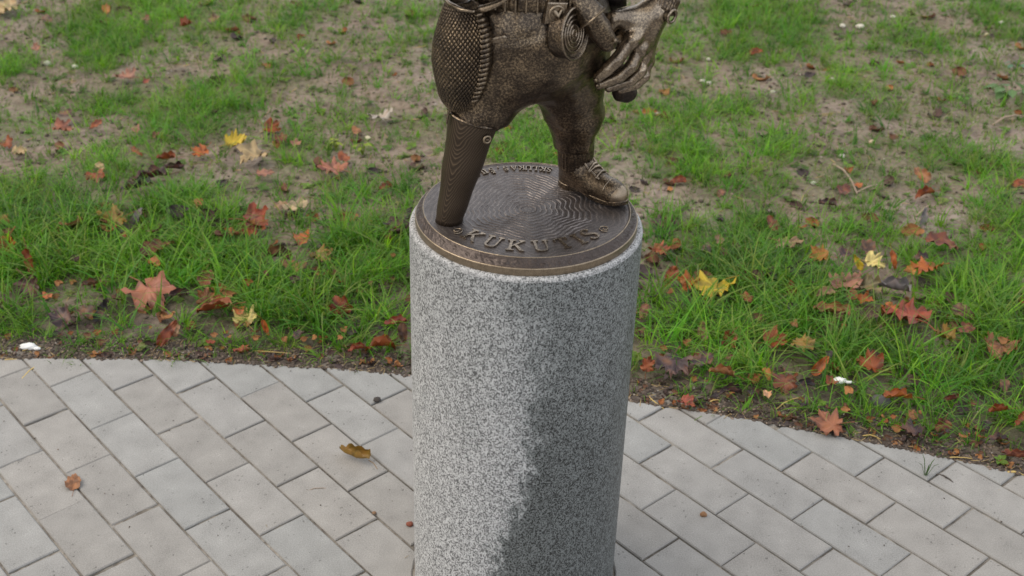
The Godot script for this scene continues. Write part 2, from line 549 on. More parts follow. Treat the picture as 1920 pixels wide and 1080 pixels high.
func build_pavement():
	var root := thing("pavement", Vector3.ZERO, "round pavement of grey concrete pavers in diagonal courses", "pavement")
	root.set_meta("kind", "structure")
	var circle := PackedVector2Array()
	for k in 360: circle.append(PLAZA + Vector2(cos(k * TAU / 360), sin(k * TAU / 360)) * (PLAZA_R + 0.0005))
	var socket := PackedVector2Array()
	for k in 40: socket.append(Vector2(0.0064, -1.8165) + Vector2(cos(k * TAU / 40), sin(k * TAU / 40)) * 0.191)
	var cu := cos(PAVER_TURN)
	var su := sin(PAVER_TURN)
	var rest := SurfaceTool.new()
	rest.begin(Mesh.PRIMITIVE_TRIANGLES)
	for c in range(-34, 27):
		for k in range(-12, 30):
			var u0 := (-2.404 if posmod(c, 2) == 0 else -2.299) + k * PAVER_LEN + rng.randf_range(-0.0025, 0.0025)
			var w0 := -0.66968 - COURSE * (c + 1)
			var mu := u0 + PAVER_LEN / 2
			var mw := w0 + COURSE / 2
			var centre := Vector2(mu * cu + mw * su, -mu * su + mw * cu)
			if centre.x < -2.3 or centre.x > 2.2 or centre.y > 0.7 or outside(centre.x, centre.y) > 0.15: continue
			var near := centre.y < -1.5 and absf(centre.x) < 1.75
			var q := PackedVector2Array()
			var g := 0.0022
			var wob := rng.randf_range(-0.004, 0.004)
			for p in [[g, g], [PAVER_LEN - g, g], [PAVER_LEN - g, COURSE - g], [g, COURSE - g]]:
				var pu: float = u0 + p[0]
				var pw: float = w0 + p[1]
				var rel := Vector2(pu - mu, pw - mw).rotated(wob)
				pu = mu + rel.x
				pw = mw + rel.y
				q.append(Vector2(pu * cu + pw * su, -pu * su + pw * cu))
			var cut: Array = Geometry2D.intersect_polygons(q, circle)
			if cut.is_empty(): continue
			var pieces: Array = Geometry2D.clip_polygons(cut[0], socket) if centre.distance_to(Vector2(0.0064, -1.8165)) < 0.35 else [cut[0]]
			for poly in pieces:
				if poly.size() < 3: continue
				var area := 0.0
				for i in poly.size(): area += (poly[i] as Vector2).cross(poly[(i + 1) % poly.size()]) * 0.5
				if absf(area) < 0.0006: continue
				var lift := rng.randf_range(-0.0012, 0.0012)
				var tx := rng.randf_range(-0.008, 0.008)
				var tz := rng.randf_range(-0.008, 0.008)
				var mesh := slab(poly, -0.06, 0.0, 0.0022, func(p: Vector3) -> Vector3: return p + Vector3(0, lift + (p.x - centre.x) * tx + (p.z - centre.y) * tz, 0))
				if near: put("paver", mesh, mats["paver_%d" % rng.randi_range(0, 5)], root)
				else: rest.append_from(mesh, 0, Transform3D.IDENTITY)
	tag(put("paver_field", rest.commit(), mats.paver_0, root), "", "", "", "stuff")

# ---------------------------------------------------------------- grass
func green(x: float, z: float, rx: float, rz: float, s: float):
	for j in range(max(0, int((z - rz * 1.5 + 6.6) / 0.05)), min(cover_h, int((z + rz * 1.5 + 6.6) / 0.05) + 1)):
		for i in range(max(0, int((x - rx * 1.5 + 3.0) / 0.05)), min(cover_w, int((x + rx * 1.5 + 3.0) / 0.05) + 1)):
			var d := Vector2((i * 0.05 - 3.0 - x) / rx, (j * 0.05 - 6.6 - z) / rz).length()
			var k := j * cover_w + i
			cover[k] = maxf(cover[k], s * (1.0 - smoothstep(0.45, 1.35, d)))

func cover_at(x: float, z: float) -> float:
	var i := int(round((x + 3.0) / 0.05))
	var j := int(round((z + 6.6) / 0.05))
	if i < 0 or j < 0 or i >= cover_w or j >= cover_h: return 0.35 + 0.3 * soft_noise.get_noise_2d(x * 90.0, z * 90.0)
	return cover[j * cover_w + i]

func lay_cover():
	cover_w = 121
	cover_h = 104
	cover.resize(cover_w * cover_h)
	cover.fill(0.10)
	green(-1.25, -3.08, 0.22, 0.24, 1.0)
	green(-0.91, -3.07, 0.25, 0.23, 1.0)
	green(-0.54, -2.83, 0.26, 0.19, 1.0)
	green(-0.37, -3.02, 0.14, 0.21, 1.0)
	green(-1.42, -3.39, 0.12, 0.15, 0.9)
	green(-1.29, -3.46, 0.08, 0.11, 0.8)
	green(-0.97, -3.33, 0.12, 0.10, 0.9)
	green(-0.42, -2.70, 0.18, 0.10, 0.9)
	green(-1.21, -2.69, 0.12, 0.09, 0.7)
	green(-1.00, -2.69, 0.09, 0.09, 0.6)
	green(-0.79, -2.66, 0.10, 0.06, 0.5)
	green(0.44, -3.15, 0.07, 0.16, 0.8)
	green(0.63, -3.01, 0.19, 0.18, 1.0)
	green(0.73, -2.79, 0.22, 0.19, 1.0)
	green(0.45, -2.73, 0.13, 0.15, 0.9)
	green(0.87, -2.59, 0.14, 0.13, 1.0)
	green(1.17, -3.01, 0.16, 0.18, 1.0)
	green(1.38, -3.16, 0.09, 0.27, 1.0)
	green(1.17, -2.79, 0.15, 0.17, 1.0)
	green(1.15, -2.51, 0.10, 0.13, 1.0)
	green(1.00, -2.43, 0.10, 0.10, 1.0)
	green(0.99, -3.21, 0.13, 0.12, 0.9)
	green(0.70, -3.20, 0.12, 0.10, 0.8)
	green(0.86, -2.32, 0.07, 0.05, 0.7)
	green(0.35, -2.64, 0.06, 0.12, 0.7)
	green(0.55, -2.48, 0.09, 0.06, 0.7)
	green(1.07, -2.29, 0.09, 0.07, 0.8)
	green(-1.50, -4.85, 0.29, 0.36, 0.9)
	green(-1.53, -4.59, 0.11, 0.24, 1.0)
	green(-1.52, -5.01, 0.15, 0.24, 0.9)
	green(-1.35, -4.73, 0.16, 0.25, 0.8)
	green(-1.07, -4.01, 0.21, 0.26, 0.9)
	green(-1.31, -4.05, 0.14, 0.15, 0.75)
	green(-0.99, -4.15, 0.11, 0.17, 0.7)
	green(-1.82, -4.44, 0.08, 0.17, 0.9)
	green(-1.13, -4.95, 0.08, 0.23, 0.6)
	green(-1.21, -3.65, 0.13, 0.14, 0.8)
	green(-0.93, -4.30, 0.11, 0.16, 0.6)
	green(-0.88, -4.86, 0.10, 0.19, 0.6)
	green(-0.78, -5.08, 0.13, 0.14, 0.5)
	green(-0.75, -4.41, 0.12, 0.12, 0.5)
	green(-0.46, -5.03, 0.15, 0.15, 0.5)
	green(-0.67, -3.72, 0.10, 0.14, 0.6)
	green(-0.43, -3.42, 0.13, 0.10, 0.7)
	green(-0.34, -3.39, 0.09, 0.12, 0.7)
	green(-0.51, -3.46, 0.08, 0.10, 0.5)
	green(0.05, -3.75, 0.12, 0.25, 1.0)
	green(0.91, -5.02, 0.15, 0.30, 1.0)
	green(1.06, -4.90, 0.17, 0.36, 0.85)
	green(0.68, -4.68, 0.13, 0.21, 0.7)
	green(0.92, -4.66, 0.20, 0.21, 0.65)
	green(1.18, -4.55, 0.12, 0.16, 0.5)
	green(0.50, -3.90, 0.16, 0.20, 0.8)
	green(0.66, -4.04, 0.18, 0.13, 0.5)
	green(0.48, -3.66, 0.08, 0.11, 0.8)
	green(0.54, -3.60, 0.13, 0.15, 0.9)
	green(0.86, -3.74, 0.08, 0.13, 1.0)
	green(0.76, -3.68, 0.10, 0.11, 0.6)
	green(1.15, -4.24, 0.06, 0.13, 0.9)
	green(1.51, -4.79, 0.21, 0.22, 0.5)
	green(1.97, -5.04, 0.13, 0.29, 0.9)
	green(1.53, -4.19, 0.11, 0.15, 0.4)
	green(1.37, -3.71, 0.17, 0.15, 0.6)
	green(1.46, -3.61, 0.13, 0.18, 0.8)
	green(0.97, -4.09, 0.07, 0.10, 0.5)
	green(1.23, -4.05, 0.09, 0.11, 0.45)
	green(0.67, -3.49, 0.14, 0.13, 0.75)
	green(-1.54, -3.81, 0.07, 0.11, 0.4)
	green(0.42, -2.44, 0.11, 0.05, 0.55)
	green(0.63, -2.38, 0.13, 0.05, 0.6)
	green(0.76, -2.33, 0.07, 0.05, 0.6)
	green(0.92, -2.28, 0.10, 0.05, 0.6)
	green(-0.51, -2.60, 0.26, 0.03, 0.8)
	green(-1.07, -2.60, 0.17, 0.03, 0.6)
	green(-0.76, -2.59, 0.09, 0.03, 0.5)
	green(0.33, -2.48, 0.06, 0.05, 0.6)
	green(0.46, -2.50, 0.07, 0.07, 0.6)
	green(0.57, -2.57, 0.11, 0.09, 0.8)
	green(0.74, -2.48, 0.09, 0.09, 0.75)
	green(0.41, -2.61, 0.09, 0.09, 0.8)
	green(-1.55, -4.07, 0.11, 0.12, 0.35)
	green(-0.64, -3.95, 0.16, 0.11, 0.3)
	green(-0.54, -4.60, 0.12, 0.12, 0.3)
	green(-0.38, -4.78, 0.10, 0.15, 0.4)
	for j in cover_h:
		for i in cover_w:
			var x := i * 0.05 - 3.0
			var z := j * 0.05 - 6.6
			var k := j * cover_w + i
			if absf(x) > -z * 0.42 + 0.25: cover[k] = maxf(cover[k], 0.45 + 0.5 * soft_noise.get_noise_2d(x * 90.0, z * 90.0))   # beyond the frame it goes on
			cover[k] = clampf(cover[k] * (1.0 + 0.6 * soft_noise.get_noise_2d(x * 300.0, z * 300.0)), 0, 1)

func tuft(blades: int, spread: float, height: float, width: float, dry: float) -> ArrayMesh:
	var st := SurfaceTool.new()
	st.begin(Mesh.PRIMITIVE_TRIANGLES)
	for b in blades:
		var ang := rng.randf() * TAU
		var foot := Vector3(cos(ang), 0, sin(ang)) * spread * sqrt(rng.randf())
		var out := Vector3(cos(ang + rng.randf_range(-1.2, 1.2)), 0, sin(ang + rng.randf_range(-1.2, 1.2)))
		var side := out.cross(Vector3.UP).normalized()
		var tall := height * rng.randf_range(0.45, 1.15)
		var lean := rng.randf_range(0.1, 0.7)
		var bend := rng.randf_range(0.2, 1.9)
		var wd := width * rng.randf_range(0.7, 1.25)
		var c := Color(1, 1, 1).lerp(Color(1.35, 1.12, 0.8), rng.randf() * 0.7) * rng.randf_range(0.72, 1.2)
		if rng.randf() < dry: c = Color(3.4, 1.55, 3.2) * rng.randf_range(0.7, 1.0)
		var n := 4
		var p := foot - Vector3(0, 0.006, 0)
		var pts := [p]
		for k in n:
			var a := lean + bend * (k + 0.5) / n
			p += (Vector3.UP * cos(a) + out * sin(a)) * tall / n
			pts.append(p)
		for k in n:
			var w0 := wd * (1.0 - pow(float(k) / n, 1.7)) * 0.5
			var w1 := wd * (1.0 - pow(float(k + 1) / n, 1.7)) * 0.5
			var nn: Vector3 = (pts[k + 1] - pts[k]).cross(side).normalized()
			if nn.y < 0: nn = -nn
			st.set_normal(nn)
			st.set_color(c)
			var q: Array = [pts[k] - side * w0, pts[k] + side * w0, pts[k + 1] + side * w1, pts[k + 1] - side * w1]
			var facing: float = (q[2] - q[0]).cross(q[1] - q[0]).dot(nn)
			var order: Array = ([0, 1, 2, 0, 2, 3] if k < n - 1 else [0, 1, 2]) if facing > 0 else ([0, 2, 1, 0, 3, 2] if k < n - 1 else [0, 2, 1])
			for i in order: st.add_vertex(q[i])
	return st.commit()

func rosette(leaves: int) -> ArrayMesh:
	var st := SurfaceTool.new()
	for k in leaves:
		var a := k * TAU / leaves + rng.randf_range(-0.4, 0.4)
		var len_ := rng.randf_range(0.010, 0.020)
		var rise := rng.randf_range(0.15, 0.7)
		var b := Basis(Vector3.UP, a) * Basis(Vector3.RIGHT, -rise)
		var tint := rng.randf_range(0.8, 1.25)
		st.append_from(surf(5, 5, false, func(u: float, v: float):
			var w := sin(PI * pow(v * 0.92 + 0.04, 0.8)) * 0.36
			return b * (Vector3((u - 0.5) * 2.0 * w, 0.12 * absf(u - 0.5) - 0.2 * v * v, v + 0.15) * len_) + Vector3(0, 0.003, 0), Vector3.UP,
			func(_u: float, _v: float): return Color(1.15, 1.0, 1.6) * tint), 0, Transform3D.IDENTITY)
	return st.commit()

func build_grass():
	var root := thing("grass", Vector3.ZERO, "patchy green lawn grass, long beside the pavement and thin behind", "grass")
	root.set_meta("kind", "stuff")
	var kinds := [["long_grass", 11, 0.024, 0.125, 0.0040, 0.06], ["long_grass", 10, 0.028, 0.092, 0.0034, 0.10], ["long_grass", 12, 0.018, 0.115, 0.0042, 0.05], ["short_grass", 10, 0.026, 0.042, 0.0030, 0.08], ["short_grass", 10, 0.032, 0.024, 0.0028, 0.10], ["low_weeds", 7, 0.016, 0.0, 0.0, 0.0]]
	var near_leaves := {}
	for q in lying:
		for i in range(-1, 2):
			for j in range(-1, 2):
				var key := Vector2i(int(floor(q.x / 0.1)) + i, int(floor(q.y / 0.1)) + j)
				if not near_leaves.has(key): near_leaves[key] = []
				near_leaves[key].append(q)
	var places: Array = [[], [], [], [], [], []]
	for t in 165000:
		var z := rng.randf_range(-8.5, -1.7)
		var x := rng.randf_range(-1, 1) * (-z * 0.5 + 1.5)
		if rng.randf() > (-z * 0.5 + 1.5) / 5.75: continue
		if (absf(x) > -z * 0.5 + 0.3 or z < -6.6) and rng.randf() < 0.4: continue
		var d := outside(x, z)
		var bare := -0.004 if x < 0.1 else 0.018
		if d < bare: continue
		var cv := cover_at(x, z)
		var lush := cv * smoothstep(bare, bare + 0.06, d)
		var border := 1.0 - smoothstep(0.65, 1.0, d)
		var kind := rng.randi_range(0, 2)
		var s := lerpf(0.66, 1.0, border) * rng.randf_range(0.75, 1.25) * lerpf(0.6, 1.0, smoothstep(0.05, 0.25, d))
		var pressed := false
		for q in near_leaves.get(Vector2i(int(floor(x / 0.1)), int(floor(z / 0.1))), []):
			if absf(x - q.x) < q.z * 0.42 and z > q.y - q.z * 0.25 and z < q.y + q.z * 0.35 + 0.035: pressed = true
		if pressed and rng.randf() < 0.88: continue
		if rng.randf() > pow(lush, 1.1) * lerpf(0.85, 1.0, border):
			if rng.randf() > (0.36 + 0.55 * cv) * lerpf(1.0, 0.75, border): continue
			kind = rng.randi_range(3, 4) if rng.randf() > 0.07 else 5
			s = rng.randf_range(0.6, 1.2)
		var c := Color(0.070, 0.275, 0.006).lerp(Color(0.245, 0.485, 0.022), rng.randf()).lerp(Color(0.060, 0.215, 0.045), rng.randf() * 0.4)
		if kind >= 3: c = c.lerp(Color(0.13, 0.17, 0.045), 0.5)
		c = c * (1.0 + 0.35 * soft_noise.get_noise_2d(x * 150.0, z * 150.0)) * rng.randf_range(0.55, 1.3)
		if rng.randf() < 0.10: c = c.lerp(Color(0.32, 0.36, 0.10), 0.6)
		var tb := Basis(Vector3.UP, rng.randf() * TAU).scaled(Vector3(s, s, s))
		tb = Basis(Vector3(1, 0, 0), rng.randf_range(-0.25, 0.3)) * Basis(Vector3(0, 0, 1), rng.randf_range(-0.3, 0.3)) * tb
		places[kind].append([Transform3D(tb, Vector3(x, ground_height(x, z), z)), c])
	for t in 9000:                                        # a thinner lawn out to where no camera looks closely
		var r := rng.randf_range(6.4, 16.0)
		var a := rng.randf_range(0, TAU)
		var x := r * cos(a)
		var z := r * sin(a) - 2.0
		if outside(x, z) < 0.1: continue
		var s := rng.randf_range(0.7, 1.3)
		places[1].append([Transform3D(Basis(Vector3.UP, rng.randf() * TAU).scaled(Vector3(s * 1.6, s, s * 1.6)), Vector3(x, 0, z)), Color(0.09, 0.19, 0.035)])
	for k in 6:
		var mm := MultiMesh.new()
		mm.transform_format = MultiMesh.TRANSFORM_3D
		mm.use_colors = true
		mm.mesh = tuft(kinds[k][1], kinds[k][2], kinds[k][3], kinds[k][4], kinds[k][5]) if k < 5 else rosette(7)
		mm.instance_count = places[k].size()
		for i in places[k].size():
			mm.set_instance_transform(i, places[k][i][0])
			mm.set_instance_color(i, places[k][i][1])
		var o := MultiMeshInstance3D.new()
		o.name = kinds[k][0]
		o.multimesh = mm
		o.material_override = mats.grass
		tag(o, "", "", "", "stuff")
		root.add_child(o, true)

func rough_stone(r: Vector3, seed_: int, c: Color, n := 10) -> ArrayMesh:
	var fn := FastNoiseLite.new()
	fn.seed = seed_
	fn.frequency = 0.9
	return surf(n, n / 2 + 1, true, func(u: float, v: float):
		var d := Vector3(sin(v * PI) * cos(u * TAU), cos(v * PI), sin(v * PI) * sin(u * TAU))
		return d * r * (1.0 + 0.35 * fn.get_noise_3dv(d * 1.3)), Vector3.ZERO,
		func(u: float, v: float): return c * (1.0 + 0.35 * fn.get_noise_3d(cos(u * TAU) * 3.0, v * 5.0, sin(u * TAU) * 3.0)))

func flake() -> ArrayMesh:
	return surf(6, 6, false, func(u: float, v: float):
		var q := Vector2(u - 0.5, v - 0.5) * 2.0
		var rim := 1.0 - 0.35 * q.x * q.x * q.y * q.y - 0.2 * absf(q.x * q.y)
		return Vector3(q.x * rim, 0.35 * q.x * q.x + 0.2 * q.y * q.x + 0.12 * sin(q.y * 4.0) + 0.1, q.y * rim * 0.7) * 0.011, Vector3.UP,
		func(u: float, v: float): return Color.WHITE * (0.8 + 0.4 * fine_noise.get_noise_2d(u * 200.0, v * 200.0)))

func build_litter():
	var root := thing("soil_crumbs", Vector3.ZERO, "crumbs of soil, grit and dry bits strewn over the bare ground", "soil")
	root.set_meta("kind", "stuff")
	for k in 5:
		var places := []
		for t in [15000, 8000, 4000, 3000, 9000][k]:
			var z := rng.randf_range(-6.3, -1.85)
			var x := rng.randf_range(-1, 1) * (-z * 0.5 + 0.3)
			if t % 40 < [12, 6, 4, 8, 1][k]:                   # a share gathers along the pavement's edge
				x = rng.randf_range(-1.5, 1.35)
				z = PLAZA.y - sqrt(PLAZA_R * PLAZA_R - (x - PLAZA.x) * (x - PLAZA.x)) - pow(rng.randf(), 1.2) * 0.10 + 0.003
			var d := outside(x, z)
			if d < -0.008: 
				if rng.randf() > 0.03: continue
			elif d < 0.12:
				pass
			elif rng.randf() > 0.5 - 0.3 * cover_at(x, z): continue
			var s := rng.randf_range(0.4, 1.0) * (1.6 if d > 0.5 else 1.0) * ((2.0 if d > 0.12 else 1.3) if k == 4 else 1.0)
			if d < -0.008: s *= 0.35
			if k == 4 and (d < 0.004 or (d > 0.12 and rng.randf() > (0.9 if d < 0.75 else 0.10))): continue
			var y := ground_height(x, z) + 0.001 if d > 0.0 else 0.0008
			if k == 4 and d > 0.06 and d < 0.75: y += rng.randf_range(0.0, 0.045) * cover_at(x, z)      # caught among the blades
			var b := Basis(Vector3.UP, rng.randf() * TAU) * Basis(Vector3.RIGHT, rng.randf_range(-0.4, 0.4) + (0.5 if k == 4 else 0.0))
			places.append([Transform3D(b.scaled(Vector3(s, s, s)), Vector3(x, y, z)), [Color(0.075, 0.055, 0.042), Color(0.20, 0.15, 0.115), Color(0.34, 0.30, 0.26), Color(0.36, 0.26, 0.12), [Color(0.25, 0.085, 0.022), Color(0.085, 0.045, 0.036), Color(0.34, 0.15, 0.05), Color(0.16, 0.07, 0.035), Color(0.065, 0.045, 0.045)][rng.randi_range(0, 4)]][k] * rng.randf_range(0.6, 1.3)])
		if places.is_empty(): continue
		var mm := MultiMesh.new()
		mm.transform_format = MultiMesh.TRANSFORM_3D
		mm.use_colors = true
		mm.mesh = rough_stone([Vector3(0.006, 0.003, 0.005), Vector3(0.005, 0.003, 0.004), Vector3(0.003, 0.002, 0.003), Vector3(0.0012, 0.001, 0.020)][k], 40 + k, Color.WHITE, 7) if k < 4 else flake()
		mm.instance_count = places.size()
		for i in places.size():
			mm.set_instance_transform(i, places[i][0])
			mm.set_instance_color(i, places[i][1])
		var o := MultiMeshInstance3D.new()
		o.name = ["dark_crumbs", "brown_crumbs", "grit", "dry_bits", "leaf_flakes"][k]
		o.multimesh = mm
		o.material_override = mats.stone
		tag(o, "", "", "", "stuff")
		root.add_child(o, true)

# ---------------------------------------------------------------- leaves and small things on the ground
func hue(name_: String) -> Color:
	var t := {"pink": Color8(190, 118, 92), "mauve": Color8(120, 84, 80), "rust": Color8(166, 80, 34), "orange": Color8(204, 108, 38), "plum": Color8(88, 64, 66), "brown": Color8(112, 78, 56),
		"slate": Color8(58, 54, 58), "ochre": Color8(168, 132, 52), "grey": Color8(136, 130, 132), "redbrown": Color8(136, 70, 48), "deeprust": Color8(150, 66, 30), "tan": Color8(182, 146, 110),
		"tanorange": Color8(180, 120, 76), "red": Color8(172, 76, 52), "beige": Color8(212, 188, 148), "cream": Color8(234, 214, 134), "salmon": Color8(180, 124, 102), "amber": Color8(196, 130, 46),
		"peach": Color8(226, 172, 124), "olive": Color8(150, 138, 92), "straw": Color8(198, 172, 126), "yellow": Color8(222, 192, 50), "wine": Color8(84, 46, 50), "orangepink": Color8(186, 118, 86), "greybeige": Color8(186, 176, 164)}
	return (t[name_] as Color).srgb_to_linear() * (0.74 if name_ in ["yellow", "cream", "straw", "beige", "greybeige", "grey", "peach"] else 0.60)

func outline(kind: String) -> PackedVector2Array:
	var P := PackedVector2Array()
	if kind == "maple_leaf":
		var half := [[0, 1.0], [6, 0.86], [12, 0.90], [18, 0.76], [25, 0.62], [33, 0.76], [40, 0.84], [46, 0.98], [52, 0.86], [58, 0.88], [64, 0.74], [73, 0.64], [83, 0.60], [92, 0.74], [101, 0.82], [110, 0.70], [124, 0.58], [145, 0.50], [165, 0.40], [176, 0.14]]
		for s in [1, -1]:
			for k in half.size():
				var h: Array = half[k] if s == 1 else half[half.size() - 1 - k]
				if s == -1 and h[0] == 0: continue
				var a := deg_to_rad(h[0] * s + rng.randf_range(-2.5, 2.5))
				P.append(Vector2(sin(a), cos(a)) * h[1] * rng.randf_range(0.9, 1.08))
	elif kind == "leaf_fragment":
		for k in 18:
			var a := k * TAU / 18
			P.append(Vector2(sin(a), cos(a)) * rng.randf_range(0.5, 1.0))
	else:
		for k in 26:
			var a := k * TAU / 26
			var tip := 1.0 - 0.35 * cos(a)
			P.append(Vector2(sin(a) * 0.62 * tip * rng.randf_range(0.93, 1.05), cos(a) * 1.0))
	return P

func leaf(called: String, x: float, y: float, z: float, size: float, asp: float, tilt: float, colour: String, label: String):
	var P := outline(called)
	lying.append(Vector3(x, z, size))
	var n := P.size()
	var base := hue(colour)
	var dark := base * 0.45
	var warm := base.lerp(Color(0.30, 0.125, 0.04), 0.35)
	var sc := size * 0.58 * (1.08 if called == "maple_leaf" else 1.0)
	var bow := rng.randf_range(-0.25, 0.35)
	var roll := rng.randf_range(2.2, 3.6) if called == "curled_leaf" else rng.randf_range(0.3, 1.7)
	var crease := rng.randf_range(-0.1, 0.4)
	var seed_ := rng.randf_range(0, 500)
	var V := PackedVector3Array()
	var C := PackedColorArray()
	var I := PackedInt32Array()
	var rings := 5
	for j in rings + 1:
		for k in n:
			var q := P[k] * (float(j) / rings)
			q.x *= asp
			var f := fine_noise.get_noise_2d(q.x * 90.0 + seed_, q.y * 90.0)
			var up := bow * (q.y * q.y - 0.25) + crease * absf(q.x) + f * 0.16 * (0.3 + q.length())
			up += 0.22 * pow(float(j) / rings, 4.0) * sin(k * 1.9 + seed_)  * 0.6
			var px := sin(q.x * roll) / roll if roll > 0.3 else q.x
			up += (1.0 - cos(q.x * roll)) / roll if roll > 0.3 else 0.0
			V.append(Vector3(px, up, -q.y) * sc)
			var blotch := fine_noise.get_noise_2d(q.x * 60.0 - seed_, q.y * 60.0 + seed_)
			var c := base.lerp(warm, clampf(blotch * 2.0, 0, 1)).lerp(dark, clampf(-blotch * 3.2, 0, 0.9))
			var vein := 0.0
			var ang := absf(rad_to_deg(atan2(P[k].x, P[k].y)))
			for a in ([0.0, 46.0, 101.0] if called == "maple_leaf" else [0.0]):
				if absf(ang - a) < 4.0: vein = 1.0
			c = c.lerp(base * 1.3 + Color(0.03, 0.02, 0.01), vein * 0.5)
			C.append(c)
	for j in rings:
		for k in n:
			var a := j * n + k
			var b := j * n + (k + 1) % n
			if j > 0: I.append_array([a, b, b + n, a, b + n, a + n])
			else: I.append_array([a, b + n, a + n])
	var o := put(called, finish(V, I, Vector3.UP, PackedVector2Array(), C), mats.leaf)
	var yaw := rng.randf_range(-PI, PI)
	if tilt > 30 and called != "leaf_fragment": yaw = rng.randf_range(-0.7, 0.7) + (PI if rng.randf() < 0.5 else 0.0)
	if called == "curled_leaf" and asp == 1.0: yaw = PI / 2 + rng.randf_range(-0.6, 0.6)
	o.transform = Transform3D(Basis(Vector3.RIGHT, deg_to_rad(tilt)) * Basis(Vector3.FORWARD, rng.randf_range(-0.22, 0.22)) * Basis(Vector3.UP, yaw), Vector3(x, y, z))
	tag(o, label, "leaf", "fallen leaves")
	if size > 0.032 and called != "leaf_fragment":
		var s0 := Vector3(0, bow * 0.1, 0.12 if called == "maple_leaf" else 0.95) * sc
		var lean := rng.randf_range(-0.4, 0.4)
		put("stem", tube([s0, s0 + Vector3(lean * 0.3, 0.05, 0.4) * sc, s0 + Vector3(lean, 0.02, 0.8) * sc], [sc * 0.022, sc * 0.018, sc * 0.024], 5), mats.leaf, o).mesh.surface_get_arrays(0)
		var st := SurfaceTool.new()
		st.create_from(o.get_child(0).mesh, 0)
		o.get_child(0).mesh = tinted(o.get_child(0).mesh, warm * 0.8)

func tinted(m: Mesh, c: Color) -> ArrayMesh:
	var arr := m.surface_get_arrays(0)
	var cols := PackedColorArray()
	cols.resize(arr[Mesh.ARRAY_VERTEX].size())
	cols.fill(c)
	arr[Mesh.ARRAY_COLOR] = cols
	var out := ArrayMesh.new()
	out.add_surface_from_arrays(Mesh.PRIMITIVE_TRIANGLES, arr)
	return out

func pebble(x: float, z: float, size: float, label: String):
	var dark := label.begins_with("dark")
	var c := Color(0.085, 0.08, 0.085) if dark else (Color(0.46, 0.36, 0.25) if label.contains("tan") else (Color(0.58, 0.52, 0.36) if label.contains("cream") else Color(0.58, 0.54, 0.47)))
	var r := size * 0.5
	var o := put("stone" if dark else "pebble", rough_stone(Vector3(r, r * 0.7, r * 0.85), int(x * 1000) + 7, c, 14), mats.stone)
	o.position = Vector3(x, ground_height(x, z) + r * 0.4, z)
	tag(o, label, "stone" if dark else "pebble", "" if dark else "pale pebbles on the bare soil")

func stalk(x0: float, z0: float, x1: float, z1: float, r: float, called: String, label: String):
	var a := Vector3(x0, ground_height(x0, z0) + r, z0)
	var b := Vector3(x1, ground_height(x1, z1) + r, z1)
	var h := 0.012 if outside((x0 + x1) / 2, (z0 + z1) / 2) > 0.25 else 0.004
	var side := (b - a).cross(Vector3.UP) * rng.randf_range(-0.09, 0.09)
	var c := Color(0.52, 0.38, 0.13) if called == "straw_stalk" else Color(0.30, 0.225, 0.165)
	if label.contains("dark"): c = Color(0.07, 0.058, 0.05)
	var o := put(called, tinted(tube([Vector3.ZERO, (b - a) * 0.35 + side + Vector3(0, h, 0), (b - a) * 0.7 + side * 0.8 + Vector3(0, h * 0.8, 0), b - a], [r, r * 0.95, r * 0.85, r * 0.6], 7, 0.8), c), mats.straw)
	o.position = a
	tag(o, label, "straw" if called == "straw_stalk" else "twig")
	if called == "twig":
		var s := (b - a) * 0.45 + side
		put("side_shoot", tinted(tube([s, s + (b - a) * 0.12 + (b - a).cross(Vector3.UP) * 0.12 + Vector3(0, 0.008, 0)], [r * 0.6, r * 0.35], 6), c), mats.straw, o)

func weed(x: float, z: float, size: float, kind: String, label: String):
	var o := thing("weed", Vector3(x, ground_height(x, z), z), label, "weed")
	var count: int = {"blue": 5, "weed": 9, "rosette": 11, "sprout": 5, "sprout2": 6, "tiny": 4}[kind]
	var c: Color = {"blue": Color(0.14, 0.27, 0.17), "weed": Color(0.19, 0.33, 0.13), "rosette": Color(0.15, 0.32, 0.06), "sprout": Color(0.36, 0.45, 0.05), "sprout2": Color(0.33, 0.44, 0.05), "tiny": Color(0.20, 0.31, 0.14)}[kind]
	var upright: float = 1.0 if kind.begins_with("sprout") else 0.25
	for k in count:
		var a := k * TAU / count + rng.randf_range(-0.3, 0.3)
		var reach := size * (0.28 if upright > 0.5 else 0.42) * rng.randf_range(0.6, 1.0)
		var tip := Vector3(cos(a) * reach, size * rng.randf_range(0.25, 0.5) * (2.2 if upright > 0.5 else 0.8), sin(a) * reach * 0.8)
		put("stem", tinted(tube([Vector3(0, -0.004, 0), tip * 0.55 + Vector3(0, size * 0.06, 0), tip], [0.0016, 0.0013, 0.001], 5), c * 0.8), mats.grass, o)
		var L := size * rng.randf_range(0.30, 0.44) * (0.7 if kind == "rosette" else 1.0)
		var b := Basis(Vector3.UP, PI / 2 - a) * Basis(Vector3.RIGHT, rng.randf_range(-0.1, 0.5))
		var tint := rng.randf_range(0.75, 1.2)
		put("leaf", surf(8, 8, false, func(u: float, v: float):
			var w := sin(PI * pow(v, 0.75)) * 0.42 * (1.0 + 0.12 * sin(v * 22.0))
			var p := Vector3((u - 0.5) * 2.0 * w, -0.25 * v * v + 0.18 * absf(u - 0.5), v) * L
			return tip + b * p, Vector3.UP,
			func(u: float, _v: float): return c * tint * (1.25 if absf(u - 0.5) < 0.07 else 1.0)), mats.grass, o)

